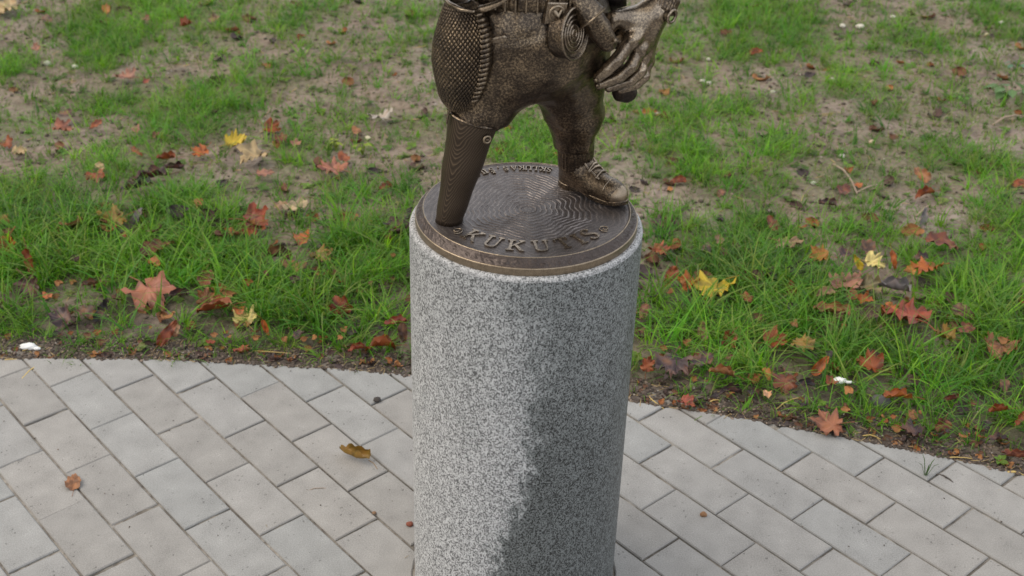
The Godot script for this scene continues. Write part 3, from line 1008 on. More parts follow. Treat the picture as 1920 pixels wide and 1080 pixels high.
func paper_scrap(x: float, z: float, size: float, label: String):
	var o := thing("paper_scrap", Vector3(x, ground_height(x, z) + (0.004 if outside(x, z) < 0.06 else 0.022), z), label, "litter")
	lying.append(Vector3(x, z, 0.06))
	for k in 2:
		var s := size * (1.0 if k == 0 else 0.45)
		var shift := Vector3.ZERO if k == 0 else Vector3(size * 0.55, 0, size * 0.2)
		put("crumpled_piece", surf(12, 8, true, func(u: float, v: float):
			var d := Vector3(sin(v * PI) * cos(u * TAU), cos(v * PI) * 0.38, sin(v * PI) * sin(u * TAU) * 0.55)
			return shift + d * s * 0.5 * (1.0 + 0.45 * fine_noise.get_noise_3dv(d * 170.0 + Vector3(k * 50, x * 90, 0))), Vector3.ZERO,
			func(_u: float, _v: float): return Color(0.80, 0.80, 0.79)), mats.paper, o)

# ---------------------------------------------------------------- the monument
func pedestal():
	var tilt := -deg_to_rad(1.2)
	var base := DISC_TOP + Basis(Vector3.BACK, tilt) * Vector3(0, -0.7685, 0)
	var o := thing("granite_pedestal", base, "grey speckled granite pillar, its right half darker", "pedestal")
	o.rotation.z = tilt
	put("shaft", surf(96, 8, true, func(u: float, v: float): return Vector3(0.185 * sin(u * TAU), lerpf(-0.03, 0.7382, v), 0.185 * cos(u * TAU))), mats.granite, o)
	put("top", lathe([Vector2(0.185, 0.7382), Vector2(0.1843, 0.7408), Vector2(0.1826, 0.7429), Vector2(0.1799, 0.7443), Vector2(0.1799, 0.7443), Vector2(0.175, 0.7443), Vector2(0.0, 0.7443)], 96), mats.granite_top, o)

func surface_disc(statue: Node3D):
	# the top is a cut of a tree trunk: rings, a raised rim, a sloping border and a bright edge
	var ringed := func(u: float, v: float) -> Array:
		var r := v * 0.1768
		var a := u * TAU
		var x := r * sin(a)
		var z := r * cos(a)
		var q := Vector2(x - 0.002, (z - 0.006) * 1.02)
		var dist := q.length()
		var th := q.angle()
		var wob := fine_noise.get_noise_2d(cos(th) * 60.0, sin(th) * 60.0 + dist * 90.0) * 0.05 + soft_noise.get_noise_2d(cos(th) * 90.0 + 300, sin(th) * 90.0) * 0.16 * smoothstep(0.0, 0.06, dist) * 1.35
		var ring := dist * (1.0 + wob) / 0.0091 + fine_noise.get_noise_2d(x * 7000.0, z * 7000.0) * 0.10
		var f := ring - floorf(ring) - 0.5
		var line := exp(-f * f / 0.018) * smoothstep(0.004, 0.008, dist)
		var front := smoothstep(0.108, 0.122, r)
		if z < 0: front = smoothstep(0.130, 0.138, r)
		line *= 1.0 - 0.92 * front
		line *= 0.55 + 0.45 * smoothstep(-0.3, 0.2, fine_noise.get_noise_2d(th * 130.0, floorf(ring) * 77.0))
		var rough_ := fine_noise.get_noise_2d(x * 26000.0, z * 26000.0)
		var edge := smoothstep(0.1735, 0.1755, r)
		var h := line * 0.0014 + rough_ * 0.00035 - 0.0012 + edge * 0.0014 * (1.0 + 0.6 * fine_noise.get_noise_1d(a * 900.0))
		return [Vector3(x, h, z), maxf(line * 0.95, edge * (0.7 + 0.5 * fine_noise.get_noise_1d(a * 400.0 + 90.0)))]
	var top := surf(360, 300, true, func(u: float, v: float): return ringed.call(u, v)[0], Vector3.UP, func(u: float, v: float):
		var w: float = clampf(ringed.call(u, v)[1], 0.0, 1.0)
		return Color(0.62, 0.62, 0.62).lerp(Color(5.2, 4.9, 4.3), w))
	var disc := put("base_disc", top, mats.bronze_disc_tinted, statue)
	var jag := func(r: float, y: float) -> Callable:
		return func(u: float, v: float):
			var rr := lerpf(0.1766, 0.1886, v)
			var yy := lerpf(0.0, -0.0126, pow(v, 0.85))
			var n := fine_noise.get_noise_3d(sin(u * TAU) * 2600.0, cos(u * TAU) * 2600.0, v * 130.0) * sin(v * PI)
			return Vector3(sin(u * TAU) * (rr + n * 0.0022), yy + n * 0.0022, cos(u * TAU) * (rr + n * 0.0022))
	put("sloping_border", surf(420, 10, true, jag.call(0, 0)), mats.bronze_border, disc)
	put("rim_line", surf(420, 6, true, func(u: float, v: float):
		var n := 0.6 + 1.1 * absf(fine_noise.get_noise_2d(sin(u * TAU) * 1500.0 + 70.0, cos(u * TAU) * 1500.0))
		var rr := 0.1762 + 0.0012 * n * cos(v * TAU)
		return Vector3(sin(u * TAU) * rr, 0.0002 + 0.0011 * n * sin(v * TAU), cos(u * TAU) * rr)), mats.bronze_bright, disc)
	put("edge_band", lathe([Vector2(0.1875, -0.0128), Vector2(0.1885, -0.0122), Vector2(0.1897, -0.0126), Vector2(0.1902, -0.0138), Vector2(0.1902, -0.0138), Vector2(0.1902, -0.0258), Vector2(0.1895, -0.0262), Vector2(0.0, -0.0262)], 120), mats.bronze_bright, disc)
	var font := SystemFont.new()
	font.font_names = PackedStringArray(["Droid Serif"])
	var write := func(s: String, deg: float, r: float, tall: float, narrow: float, depth: float):
		var t := TextMesh.new()
		t.text = s
		t.font = font
		t.font_size = 64
		t.pixel_size = tall / 0.72 / 64.0
		t.depth = depth
		t.curve_step = 1.0
		var o := put("letter", t, mats.bronze_rubbed, disc)
		var a := deg_to_rad(deg)
		var out := Vector3(sin(a), 0, cos(a))
		o.transform = Transform3D(Basis(Vector3(cos(a), 0, -sin(a)) * narrow, -out, Vector3.UP), out * r + Vector3(0, 0.0004, 0))
	var big := "KUKUTIS"
	for k in 7: write.call(big[k], [-39.6, -23.8, -7.8, 9.2, 25.2, 37.6, 48.2][k], 0.1395, 0.0345, [0.92, 0.86, 0.95, 0.88, 0.86, 0.85, 0.95][k], 0.0020)
	var small := "SK.LUKAS,ŠILI"
	for k in small.length(): write.call(small[k], [164.2, 168.4, 171.2, 174.0, 178.4, 183.0, 188.4, 194.0, 198.6, 204.0, 208.8, 212.0, 215.8][k], 0.1525, 0.0165, 0.82, 0.0030)
	for s in [[-51.5, 1], [61.0, -1]]:
		var a := deg_to_rad(s[0])
		var c := Vector3(sin(a), 0.0004, cos(a)) * Vector3(0.147, 1, 0.147)
		var pts := []
		var rad := []
		for k in 22:
			var t := k / 21.0 * 2.6 * PI
			pts.append(c + Vector3(cos(t) * s[1], 0, sin(t)) * (0.0022 + 0.0082 * k / 21.0))
			rad.append(0.0012)
		put("scroll_mark", tube(pts, rad, 6), mats.bronze_rubbed, disc)

func statue():
	var tilt := -deg_to_rad(1.2)
	var root := thing("bronze_statue", DISC_TOP + Basis(Vector3.BACK, tilt) * Vector3(0, -0.0262 * SIZE, 0), "bronze statue of a stout figure with a wooden peg leg on a ringed disc", "statue")
	root.rotation.z = tilt
	root.scale = Vector3.ONE * SIZE
	surface_disc(root)
	var fw := Vector3(0.51, 0, 0.86).normalized()
	var lf := Vector3.UP.cross(fw).normalized()
	var turn := Basis(lf, Vector3.UP, fw)
	var folds := FastNoiseLite.new()
	folds.seed = 9
	folds.frequency = 22.0
	folds.fractal_octaves = 2
	# trousers: belly and seat, the short leg over the peg, the long leg
	var t := Body.new()
	t.folds = folds
	t.fold_depth = 0.003
	t.ball(Vector3(3, 318, 2), Vector3(128, 117, 100), turn)
	t.ball(Vector3(8, 300, -40), Vector3(104, 96, 70), turn, 0.04)
	var hem := Vector3(-45, -185, 13).normalized()
	t.bone(Vector3(-48, 278, 16), Vector3(-96, 150, 44), 76, 43, 0.030, hem, hem.dot(Vector3(-0.086, 0.181, 0.040)))
	t.bone(Vector3(48, 260, -38), Vector3(76, 148, -66), 76, 49, 0.030)
	t.bone(Vector3(75, 148, -66), Vector3(81, 60, -80), 47, 28.5, 0.012, Vector3.DOWN, -0.080)
	t.bone(Vector3(78, 98, -74), Vector3(80, 84, -78), 32, 32.5, 0.006, Vector3.DOWN, -0.080)
	put("trousers", body_mesh(t, Vector3(-180, 70, -190), Vector3(190, 440, 150), 0.0042), mats.bronze, root)
	# pleats gathered at the seam and a fly seam down the front
	var hm := put("trouser_hem", surf(48, 6, true, func(u: float, v: float):
		var e1 := hem.cross(Vector3.FORWARD).normalized()
		var e2 := hem.cross(e1)
		var q := v * TAU
		return Vector3(-0.0865, 0.1815, 0.0405) + (e1 * cos(u * TAU) + e2 * sin(u * TAU)) * (0.0462 + 0.0018 * cos(q)) + hem * 0.003 * sin(q)), mats.bronze, root)
	hm.position = Vector3.ZERO
	# peg leg
	var peg := put("peg_leg", surf(64, 40, true, func(u: float, v: float):
		var k := clampf((v - 0.02) / 0.96, 0, 1)
		var c := Vector3(-0.1300, 0.0, 0.054).lerp(Vector3(-0.0865, 0.195, 0.040), k)
		var r := lerpf(0.0215, 0.0432, pow(k, 0.92)) + 0.0007 * sin(k * 16.0)
		if v < 0.02: r = 0.0
		elif v < 0.05: r = 0.0232
		elif v > 0.99: r = 0.0
		return c + Vector3(sin(u * TAU) * r, (0.0 if v > 0.03 else -0.002), cos(u * TAU) * r)), mats.bronze_wood, root)
	put("bolt", ring_tube(Vector3(-0.0685, 0.158, 0.0775), Vector3(0.45, 0.05, 0.89).normalized(), 0.0055, 0.0022), mats.bronze_bright, peg)
	put("bolt_core", tube([Vector3(-0.0695, 0.158, 0.073), Vector3(-0.0682, 0.158, 0.0785)], [0.0032, 0.003], 12), mats.bronze, peg)
	put("strap_end", tube([Vector3(-0.129, 0.208, 0.062), Vector3(-0.1335, 0.178, 0.060)], [0.0035, 0.003], 8, 0.6), mats.bronze_rubbed, peg)
	# ribbed sock and boot
	put("sock", surf(96, 8, true, func(u: float, v: float):
		var c := Vector3(0.0845, 0.040, -0.084).lerp(Vector3(0.082, 0.092, -0.0785), v)
		var r := 0.0288 + 0.0018 * absf(sin(u * TAU * 13.0)) + 0.002 * v - (0.004 if v > 0.95 else 0.0)
		return c + Vector3(sin(u * TAU) * r, 0, cos(u * TAU) * r)), mats.bronze, root)
	var heel := Vector3(80, 0, -92)
	var toe := Vector3(149, 0, -26)
	var dir := (toe - heel).normalized()
	var s := Body.new()
	s.bone(heel + Vector3(1, 22, 0), heel + Vector3(4, 46, 6), 23.5, 29, 0.012)
	s.bone(heel + Vector3(4, 46, 6), heel + dir * 44 + Vector3(0, 28, 0), 26, 22, 0.014)
	s.bone(heel + dir * 30 + Vector3(0, 22, 0), toe + Vector3(0, 19, 0), 23, 19, 0.016)
	s.bone(heel + dir * 55 + Vector3(0, 14, 0), toe + Vector3(-4, 16, -4), 23, 22, 0.012)
	s.bone(heel + Vector3(0, 12, 0), heel + dir * 50 + Vector3(0, 12, 0), 21, 20, 0.012)
	var boot := put("boot", body_mesh(s, Vector3(40, 8, -140), Vector3(200, 80, 20), 0.0028), mats.bronze, root)
	boot.position.y = 0.0
	var side := dir.cross(Vector3.UP)
	var sole_line := PackedVector2Array()
	var heel_line := PackedVector2Array()
	for k in 48:
		var a := k * TAU / 48
		var along := cos(a)
		var w := sin(a)
		var c := heel.lerp(toe, 0.5 + 0.5 * clampf(along * 1.25, -1, 1))
		var wide: float = lerpf(25.0, 27.5, 0.5 + 0.5 * along) - 4.0 * exp(-pow((along + 0.15) / 0.3, 2.0))
		var p := c + dir * (along * (25.0 if along < 0 else 29.0)) * absf(along) + side * w * wide
		sole_line.append(Vector2(p.x, p.z) * 0.001)
		var hp := heel + dir * (along * 25.0 + (5.0 if along > 0 else 0.0)) + side * w * 24.0
		heel_line.append(Vector2(hp.x, hp.z) * 0.001)
	var spring := func(p: Vector3) -> Vector3:
		var t_ := clampf((Vector3(p.x, 0, p.z) * 1000.0 - heel).dot(dir) / 110.0, 0, 1.3)
		return p + Vector3(0, 0.008 - 0.0065 * smoothstep(0.15, 0.75, t_) + 0.006 * smoothstep(0.8, 1.25, t_), 0)
	put("sole", slab(sole_line, 0.0, 0.008, 0.0018, spring), mats.bronze, boot)
	put("heel", slab(heel_line, -0.001, 0.0095, 0.001), mats.bronze, boot)
	put("toe_cap", surf(30, 16, true, func(u: float, v: float):
		var d := Vector3(sin(v * PI) * cos(u * TAU), cos(v * PI), sin(v * PI) * sin(u * TAU))
		var p := d * Vector3(23.5, 20.5, 20.8)
		if p.y < -9: p.y = -9
		p *= 1.0 + 0.03 * fine_noise.get_noise_3dv(d * 110.0) - 0.05 * exp(-pow((d.z - 0.12 * sin(d.x * 4.0)) / 0.07, 2.0)) * smoothstep(-0.2, 0.3, d.y)
		return (toe + Vector3(0, 16.5, 0) + dir * (p.x + 3.0) + Vector3.UP * p.y + side * p.z) * 0.001), mats.bronze_bright, boot)
	var on_boot := func(along: float, across: float, lift: float) -> Vector3:
		var q := heel + dir * along + side * across + Vector3(0, 95, 0)
		for k in 90:
			if s.at(q * 0.001) < 0.0: break
			q.y -= 1.0
		return (q + Vector3(0, lift, 0)) * 0.001
	for l in [[34.0, 31.0], [44.0, 49.0], [54.0, 51.0], [63.0, 66.0]]:
		var pts := []
		for k in 7: pts.append(on_boot.call(lerpf(l[0], l[1], k / 6.0), lerpf(-17.0, 15.0, k / 6.0), 1.6 + 1.2 * sin(k * PI / 6.0)))
		put("lace", tube(pts, [0.0019, 0.0023, 0.0025, 0.0025, 0.0025, 0.0023, 0.0019], 8), mats.bronze_rubbed, boot)
	for q in [-1, 1]:
		var pts := []
		for k in 6: pts.append(on_boot.call(30.0 + k * 8.0, q * 12.5, 0.6))
		put("eyelet_flap", tube(pts, [0.0020, 0.0024, 0.0024, 0.0024, 0.0024, 0.002], 8), mats.bronze_rubbed, boot)
	var welt := []
	for k in 9: welt.append(on_boot.call(88.0, lerpf(-21.0, 21.0, k / 8.0), 0.3))
	put("toe_seam", tube(welt, [0.0012, 0.0014, 0.0014, 0.0014, 0.0014, 0.0014, 0.0014, 0.0014, 0.0012], 6), mats.bronze_rubbed, boot)
	# jersey and everything above the belt
	var j := Body.new()
	j.folds = folds
	j.fold_depth = 0.002
	j.ball(Vector3(0, 465, -4), Vector3(122, 105, 98), turn)
	j.bone(Vector3(-100, 530, 40), Vector3(108, 530, -72), 52, 52, 0.05)
	j.bone(Vector3(0, 560, -10), Vector3(10, 610, 0), 44, 40, 0.03)
	j.bone(Vector3(-112, 535, 45), Vector3(-178, 445, 66), 44, 36, 0.02)
	j.bone(Vector3(-178, 445, 66), Vector3(-104, 452, 128), 35, 26, 0.02)
	j.bone(Vector3(118, 535, -76), Vector3(238, 440, -56), 44, 35, 0.02)
	j.bone(Vector3(238, 440, -56), Vector3(211, 372, -24), 33, 23, 0.02)
	put("jersey", body_mesh(j, Vector3(-240, 350, -190), Vector3(300, 640, 190), 0.0075), mats.bronze_black, root)
	var hd := Body.new()
	hd.ball(Vector3(16, 680, 10), Vector3(66, 84, 72), turn)
	hd.bone(Vector3(16, 680, 10) + fw * 70, Vector3(16, 660, 10) + fw * 88, 9, 14, 0.014)
	hd.bone(Vector3(16, 640, 10) + fw * 52 - lf * 24, Vector3(16, 640, 10) + fw * 52 + lf * 24, 9, 9, 0.01)
	for q in [-1, 1]:
		hd.bone(Vector3(16, 690, 10) + fw * 58 + lf * q * 26, Vector3(16, 690, 10) + fw * 60 + lf * q * 26, 11, 9, 0.006)
		hd.bone(Vector3(16, 690, 10) + lf * q * 66, Vector3(16, 668, 8) + lf * q * 66, 13, 10, 0.01)
	put("head", body_mesh(hd, Vector3(-90, 580, -90), Vector3(140, 780, 130), 0.005), mats.bronze, root)
	put("hat", lathe([Vector2(0.115, 0.0), Vector2(0.118, 0.006), Vector2(0.08, 0.012), Vector2(0.074, 0.02), Vector2(0.07, 0.07), Vector2(0.05, 0.085), Vector2(0, 0.088)], 40), mats.bronze, root).position = Vector3(0.016, 0.735, 0.01)
	put("jersey_hem", surf(220, 10, true, func(u: float, v: float):
		var a := u * TAU
		var q := v * PI - PI / 2
		var r := 0.0045 * cos(q) + 0.0028 * pow(absf(cos(a * 26.0)), 3.0) * cos(q)
		var d := lf * sin(a) * (0.108 + r) + fw * cos(a) * (0.090 + r)
		return Vector3(0.005, 0.391 + 0.017 * sin(q), 0.001) + d), mats.bronze, root)
	for k in 11:                                          # bright worn ribs along the front of the hem
		var a := deg_to_rad(-62.0 + k * 8.6)
		var d := lf * sin(a) * 0.1155 + fw * cos(a) * 0.0975
		put("hem_rib", tube([Vector3(0.005, 0.377, 0.001) + d, Vector3(0.005, 0.402, 0.001) + d], [0.0021, 0.0021], 8), mats.bronze_rubbed, root)
	# open jacket behind the hand
	put("jacket_flap", surf(20, 12, true, func(u: float, v: float):
		var c := Vector3(0.098, 0.470, -0.038).lerp(Vector3(0.122, 0.338, -0.046), v)
		var a := u * TAU
		var r := lerpf(0.03, 0.024, v) * (0.02 if v < 0.01 or v > 0.99 else 1.0)
		return c + Vector3(sin(a) * r * 1.2, -0.006 * sin(a), cos(a) * r * 0.8)), mats.bronze_black, root)
	# belt buckle with a ring and a knob
	var bk := turn * Basis(Vector3.UP, -0.15)
	var bc := Vector3(0.0300, 0.3765, 0.1010)
	var plate := put("buckle", slab(PackedVector2Array([Vector2(-0.0165, -0.0165), Vector2(0.0165, -0.0165), Vector2(0.0165, 0.0165), Vector2(-0.0165, 0.0165)]), -0.006, 0.004, 0.0015), mats.bronze_rubbed, root)
	plate.transform = Transform3D(Basis(bk.x, bk.z, -bk.y).rotated(bk.z, -0.12), bc)
	put("buckle_ring", ring_tube(Vector3(0, 0.0045, 0), Vector3.UP, 0.0115, 0.002), mats.bronze_bright, plate)
	put("buckle_knob", tube([Vector3(-0.003, 0.002, -0.003), Vector3(0.002, 0.008, 0.002), Vector3(0.006, 0.006, -0.006)], [0.0045, 0.004, 0.002], 10), mats.bronze_bright, plate)
	# round tin hung from the belt
	var tn := Vector3(0.84, 0.12, 0.53).normalized()
	var tx := tn.cross(Vector3.UP).normalized()
	var tin := put("round_tin", lathe([Vector2(0, -0.026), Vector2(0.0375, -0.026), Vector2(0.039, -0.023), Vector2(0.039, -0.004), Vector2(0.0405, -0.003), Vector2(0.0408, 0.001), Vector2(0.0385, 0.003), Vector2(0.0355, 0.001), Vector2(0.0345, -0.001), Vector2(0.029, -0.0012), Vector2(0, -0.0008)], 56), mats.bronze, root)
	tin.transform = Transform3D(Basis(tx, tn, tx.cross(tn)).orthonormalized(), Vector3(0.0605, 0.343, 0.094))
	put("tin_rim", ring_tube(Vector3(0, 0.0012, 0), Vector3.UP, 0.0388, 0.0019, 1.0, 56), mats.bronze_rubbed, tin)
	for k in 4: put("tin_ring", ring_tube(Vector3(0, -0.0006, 0), Vector3.UP, 0.006 + 0.0072 * k, 0.0019, 1.0, 40), mats.bronze_rubbed, tin)
	put("tin_stud", tube([Vector3(0, -0.003, 0) + Vector3(0.024, 0, 0.020), Vector3(0.024, 0.002, 0.020)], [0.003, 0.0028], 10), mats.bronze_bright, tin)
	# flared sleeve end and the stump of a flask inside it
	var sp := [Vector3(36, 418, 58), Vector3(54, 396, 64), Vector3(78, 370, 72), Vector3(87, 361, 74)]
	put("flared_holster", surf(36, 14, true, func(u: float, v: float):
		var k := minf(v * 1.25, 1.0)
		var c: Vector3 = (sp[0] as Vector3).lerp(sp[3], k)
		var r := lerpf(17.0, 24.0, pow(k, 2.0))
		if v > 0.8: r = lerpf(24.0, 18.0, (v - 0.8) / 0.2)
		if v > 0.88: c -= Vector3(8, -9, 2) * 1.2 * ((v - 0.88) / 0.12)
		if v < 0.01: r = 1.0
		var ax := Vector3(53, -60, 16).normalized()
		var e1 := ax.cross(Vector3.FORWARD).normalized()
		var e2 := ax.cross(e1)
		return (c + (e1 * cos(u * TAU) + e2 * sin(u * TAU)) * r) * 0.001), mats.bronze, root)
	put("holster_rim", ring_tube(Vector3(0.0868, 0.3612, 0.074), Vector3(53, -60, 16).normalized(), 0.0236, 0.0018, 1.0, 40), mats.bronze_bright, root)
	put("flask_stump", tube([Vector3(78, 372, 70) * 0.001, Vector3(98, 342, 64) * 0.001, Vector3(114, 318, 60) * 0.001], [0.0175, 0.0195, 0.0155], 24), mats.bronze, root)
	put("flask_button", tube([Vector3(0.1225, 0.327, 0.072), Vector3(0.124, 0.3265, 0.0745)], [0.0035, 0.003], 10), mats.bronze_bright, root)
	# woven bag on the hip
	var ys := [199, 206, 215, 225, 250, 284, 313, 330, 350, 365, 378]
	var xl := [-124, -134, -141, -146, -152, -158, -156, -152, -146, -141, -135]
	var xr := [-104, -95, -88, -83, -73, -67, -67, -69, -75, -84, -97]
	var edge := func(y: float) -> Vector2:
		for k in 10:
			if y <= ys[k + 1] or k == 9:
				var f := clampf((y - ys[k]) / float(ys[k + 1] - ys[k]), 0, 1)
				f = f if k > 0 else sqrt(f)
				return Vector2(lerpf(xl[k], xl[k + 1], f), lerpf(xr[k], xr[k + 1], f))
		return Vector2(-110, -108)
	var lean := func(x: float, y: float, z: float) -> Vector3:      # the bag lies slanting on the hip
		var dz := 0.7 * (x + 112.0) + 10.0
		return Vector3(x, y + 0.42 * dz, z + dz) * 0.001
	var weave := func(u: float, v: float) -> Array:
		var y := lerpf(199.0, 378.0, clampf((v - 0.02) / 0.9, 0, 1))
		var e: Vector2 = edge.call(y)
		var a := (e.y - e.x) / 2
		var drop := 0.0
		if v < 0.02: a *= v / 0.02
		if v > 0.92:
			a *= 1.0 - (v - 0.92) / 0.08
			drop = 14.0 * smoothstep(0.92, 0.97, v)
		var th := u * TAU
		var arc := roundf(46.0 * TAU / 3.9 / 2.0) * 2.0 * u
		var p := y / 4.5
		var bump := pow(absf(sin(PI * (arc + p) * 0.5)) * absf(sin(PI * (arc - p) * 0.5)), 0.6)
		if v > 0.91: bump = 0.3
		var r := 1.0 + (bump - 0.5) * 3.2 / maxf(a, 6.0)
		return [lean.call((e.x + e.y) / 2 + sin(th) * a * r, y - drop, 60.0 + cos(th) * a * 0.80 * r), bump]
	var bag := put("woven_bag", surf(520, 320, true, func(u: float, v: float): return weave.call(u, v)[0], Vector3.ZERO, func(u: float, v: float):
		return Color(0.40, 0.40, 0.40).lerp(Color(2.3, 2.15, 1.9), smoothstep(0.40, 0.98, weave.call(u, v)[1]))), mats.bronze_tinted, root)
	for k in 19:
		var y := 358.0 - k * 7.6
		var e: Vector2 = edge.call(y)
		var a := (e.y - e.x) / 2
		var pts := []
		for q in 5:
			var th := deg_to_rad(46.0 + q * 12.0)
			pts.append(lean.call((e.x + e.y) / 2 + sin(th) * (a + 1.2), y - q * 0.6 + 1.0, 60.0 + cos(th) * (a * 0.80 + 1.2)))
		put("rope_stitch", tube(pts, [0.0030, 0.0040, 0.0042, 0.0040, 0.0028], 8), mats.bronze, bag)
	put("bag_rim", tube([lean.call(-137.0, 379.0, 56.0), lean.call(-128.0, 378.0, 76.0), lean.call(-110.0, 372.0, 86.0), lean.call(-92.0, 366.0, 78.0)], [0.003, 0.0035, 0.0035, 0.003], 8), mats.bronze_rubbed, bag)
	# strap coming down to the bag, its knotted end and a little tab
	put("shoulder_strap", surf(8, 16, true, func(u: float, v: float):
		var c := Vector3(-20, 420, 118).lerp(Vector3(-92, 372, 88), v) + Vector3(0, -5, 4) * sin(v * PI)
		var a := u * TAU
		var w := 10.5 * (0.05 if v < 0.01 or v > 0.99 else 1.0)
		return (c + Vector3(0.52, 0.82, 0.0) * cos(a) * w + Vector3(-0.1, 0.15, 0.98) * sin(a) * 3.6) * 0.001), mats.bronze_rubbed, root)
	for k in 3: put("strap_tassel", tube([Vector3(-97 + k * 8.5, 374, 90) * 0.001, Vector3(-99 + k * 9.5, 364 - k % 2 * 2, 89) * 0.001], [0.0032, 0.0026], 8), mats.bronze_bright, root)
	var on_belly := func(x: float, y: float, lift: float) -> Vector3:
		var q := Vector3(x, y, 170)
		for k in 170:
			if t.at(q * 0.001) < 0.0: break
			q.z -= 1.0
		return (q + Vector3(0, 0, lift)) * 0.001
	var tab_from: Vector3 = on_belly.call(-70.0, 330.0, 2.0)
	var tab_to: Vector3 = on_belly.call(-40.0, 339.0, 2.5)
	put("belt_tab", surf(12, 10, true, func(u: float, v: float):
		var c := tab_from.lerp(tab_to, v)
		var a := u * TAU
		var w := 0.05 if v < 0.01 or v > 0.99 else 1.0
		return c + (Vector3(-0.25, 0.97, 0) * signf(cos(a)) * pow(absf(cos(a)), 0.4) * 5.2 * w + Vector3(-0.4, 0, 0.9) * sin(a) * 3.4 * w) * 0.001), mats.bronze_rubbed, root)
	# the hand: back of the hand, five fingers closing on a knob
	var hnd := Body.new()
	var wrist := Vector3(188, 340, -12)
	hnd.bone(Vector3(198, 356, -16), wrist, 21, 22, 0.01)
	hnd.bone(wrist, Vector3(156, 310, 20), 20, 13.0, 0.010)
	hnd.bone(wrist, Vector3(169, 292, 10), 20, 12.0, 0.010)
	hnd.bone(wrist, Vector3(178, 276, 0), 20, 11.0, 0.010)
	hnd.bone(wrist, Vector3(184, 263, -10), 19, 9.6, 0.010)
	hnd.bone(Vector3(180, 340, -8), Vector3(140, 338, 4), 19, 15, 0.016)
	hnd.bone(Vector3(160, 325, -6), Vector3(132, 300, 2), 15, 13, 0.014)
	# index, middle, ring, little finger: knuckle, two joints, tip
	for f in [[Vector3(155, 311, 23), Vector3(133, 282, 36), Vector3(118, 266, 38), Vector3(104, 251, 36), 12.2, 10.6, 9.8, 8.0],
			[Vector3(170, 292, 12), Vector3(157, 268, 26), Vector3(140, 251, 28), Vector3(108, 234, 24), 11.8, 10.0, 9.3, 7.8],
			[Vector3(179, 275, 0), Vector3(174, 255, 12), Vector3(159, 238, 13), Vector3(125, 223, 9), 10.8, 9.2, 8.6, 7.2],
			[Vector3(185, 262, -11), Vector3(183, 240, -3), Vector3(171, 226, -3), Vector3(146, 213, -7), 9.6, 8.0, 7.6, 6.4]]:
		hnd.bone(f[0], f[1], f[4], f[5], 0.003)
		hnd.bone(f[1], f[2], f[5] + 0.9, f[6], 0.002)
		hnd.bone(f[2], f[3], f[6] + 0.5, f[7], 0.002)
	hnd.bone(Vector3(158, 336, 4), Vector3(126, 341, 16), 16, 13, 0.010)
	hnd.bone(Vector3(126, 341, 16), Vector3(115, 326, 20), 12.8, 11, 0.005)
	hnd.bone(Vector3(115, 326, 20), Vector3(120, 304, 16), 10.6, 8.6, 0.005)
	for q in [Vector3(156, 312, 27), Vector3(171, 293, 17), Vector3(180, 277, 5), Vector3(186, 264, -6)]: hnd.ball(q, Vector3(10.5, 10.5, 10.5), Basis.IDENTITY, 0.006)
	var hand := put("hand", body_mesh(hnd, Vector3(80, 195, -60), Vector3(240, 390, 64), 0.0022), mats.bronze_rubbed, root)
	for q in [[Vector3(100, 250, 44.5), Vector3(-0.5, 0.35, 0.8)], [Vector3(104, 236, 32.5), Vector3(-0.4, 0.4, 0.8)]]:
		var nm: Vector3 = (q[1] as Vector3).normalized()
		put("nail", tube([(q[0] - nm * 1.5) * 0.001, (q[0] + nm * 0.6) * 0.001], [0.0042, 0.0036], 12), mats.bronze, hand)
	put("cuff", surf(120, 10, true, func(u: float, v: float):
		var ax := Vector3(0.36, 0.85, -0.36).normalized()
		var e1 := ax.cross(Vector3.FORWARD).normalized()
		var e2 := ax.cross(e1)
		var r := 25.0 + 1.6 * pow(absf(cos(u * TAU * 15.0)), 1.5) - 6.0 * smoothstep(0.8, 1.0, absf(v - 0.5) * 2.0)
		return (Vector3(198, 348, -17) + ax * lerpf(-4.0, 26.0, v) + (e1 * cos(u * TAU) + e2 * sin(u * TAU)) * r) * 0.001), mats.bronze, root)
	put("cuff_button", ring_tube(Vector3(0.2165, 0.343, 0.004), Vector3(0.72, -0.1, 0.68).normalized(), 0.010, 0.0026), mats.bronze_rubbed, root)
	var kn := Body.new()
	kn.folds = folds
	kn.fold_depth = 0.003
	kn.bone(Vector3(136, 250, -8), Vector3(152, 212, -18), 15, 15, 0.01)
	kn.bone(Vector3(148, 207, -20), Vector3(164, 204, -22), 13, 12, 0.012)
	kn.bone(Vector3(152, 200, -22), Vector3(158, 196, -22), 11, 9, 0.012)
	put("held_knob", body_mesh(kn, Vector3(95, 175, -60), Vector3(200, 290, 30), 0.004), mats.bronze_black, root)
	for part in root.get_children(): part.position.y += 0.0262      # all of it stands on the disc's underside

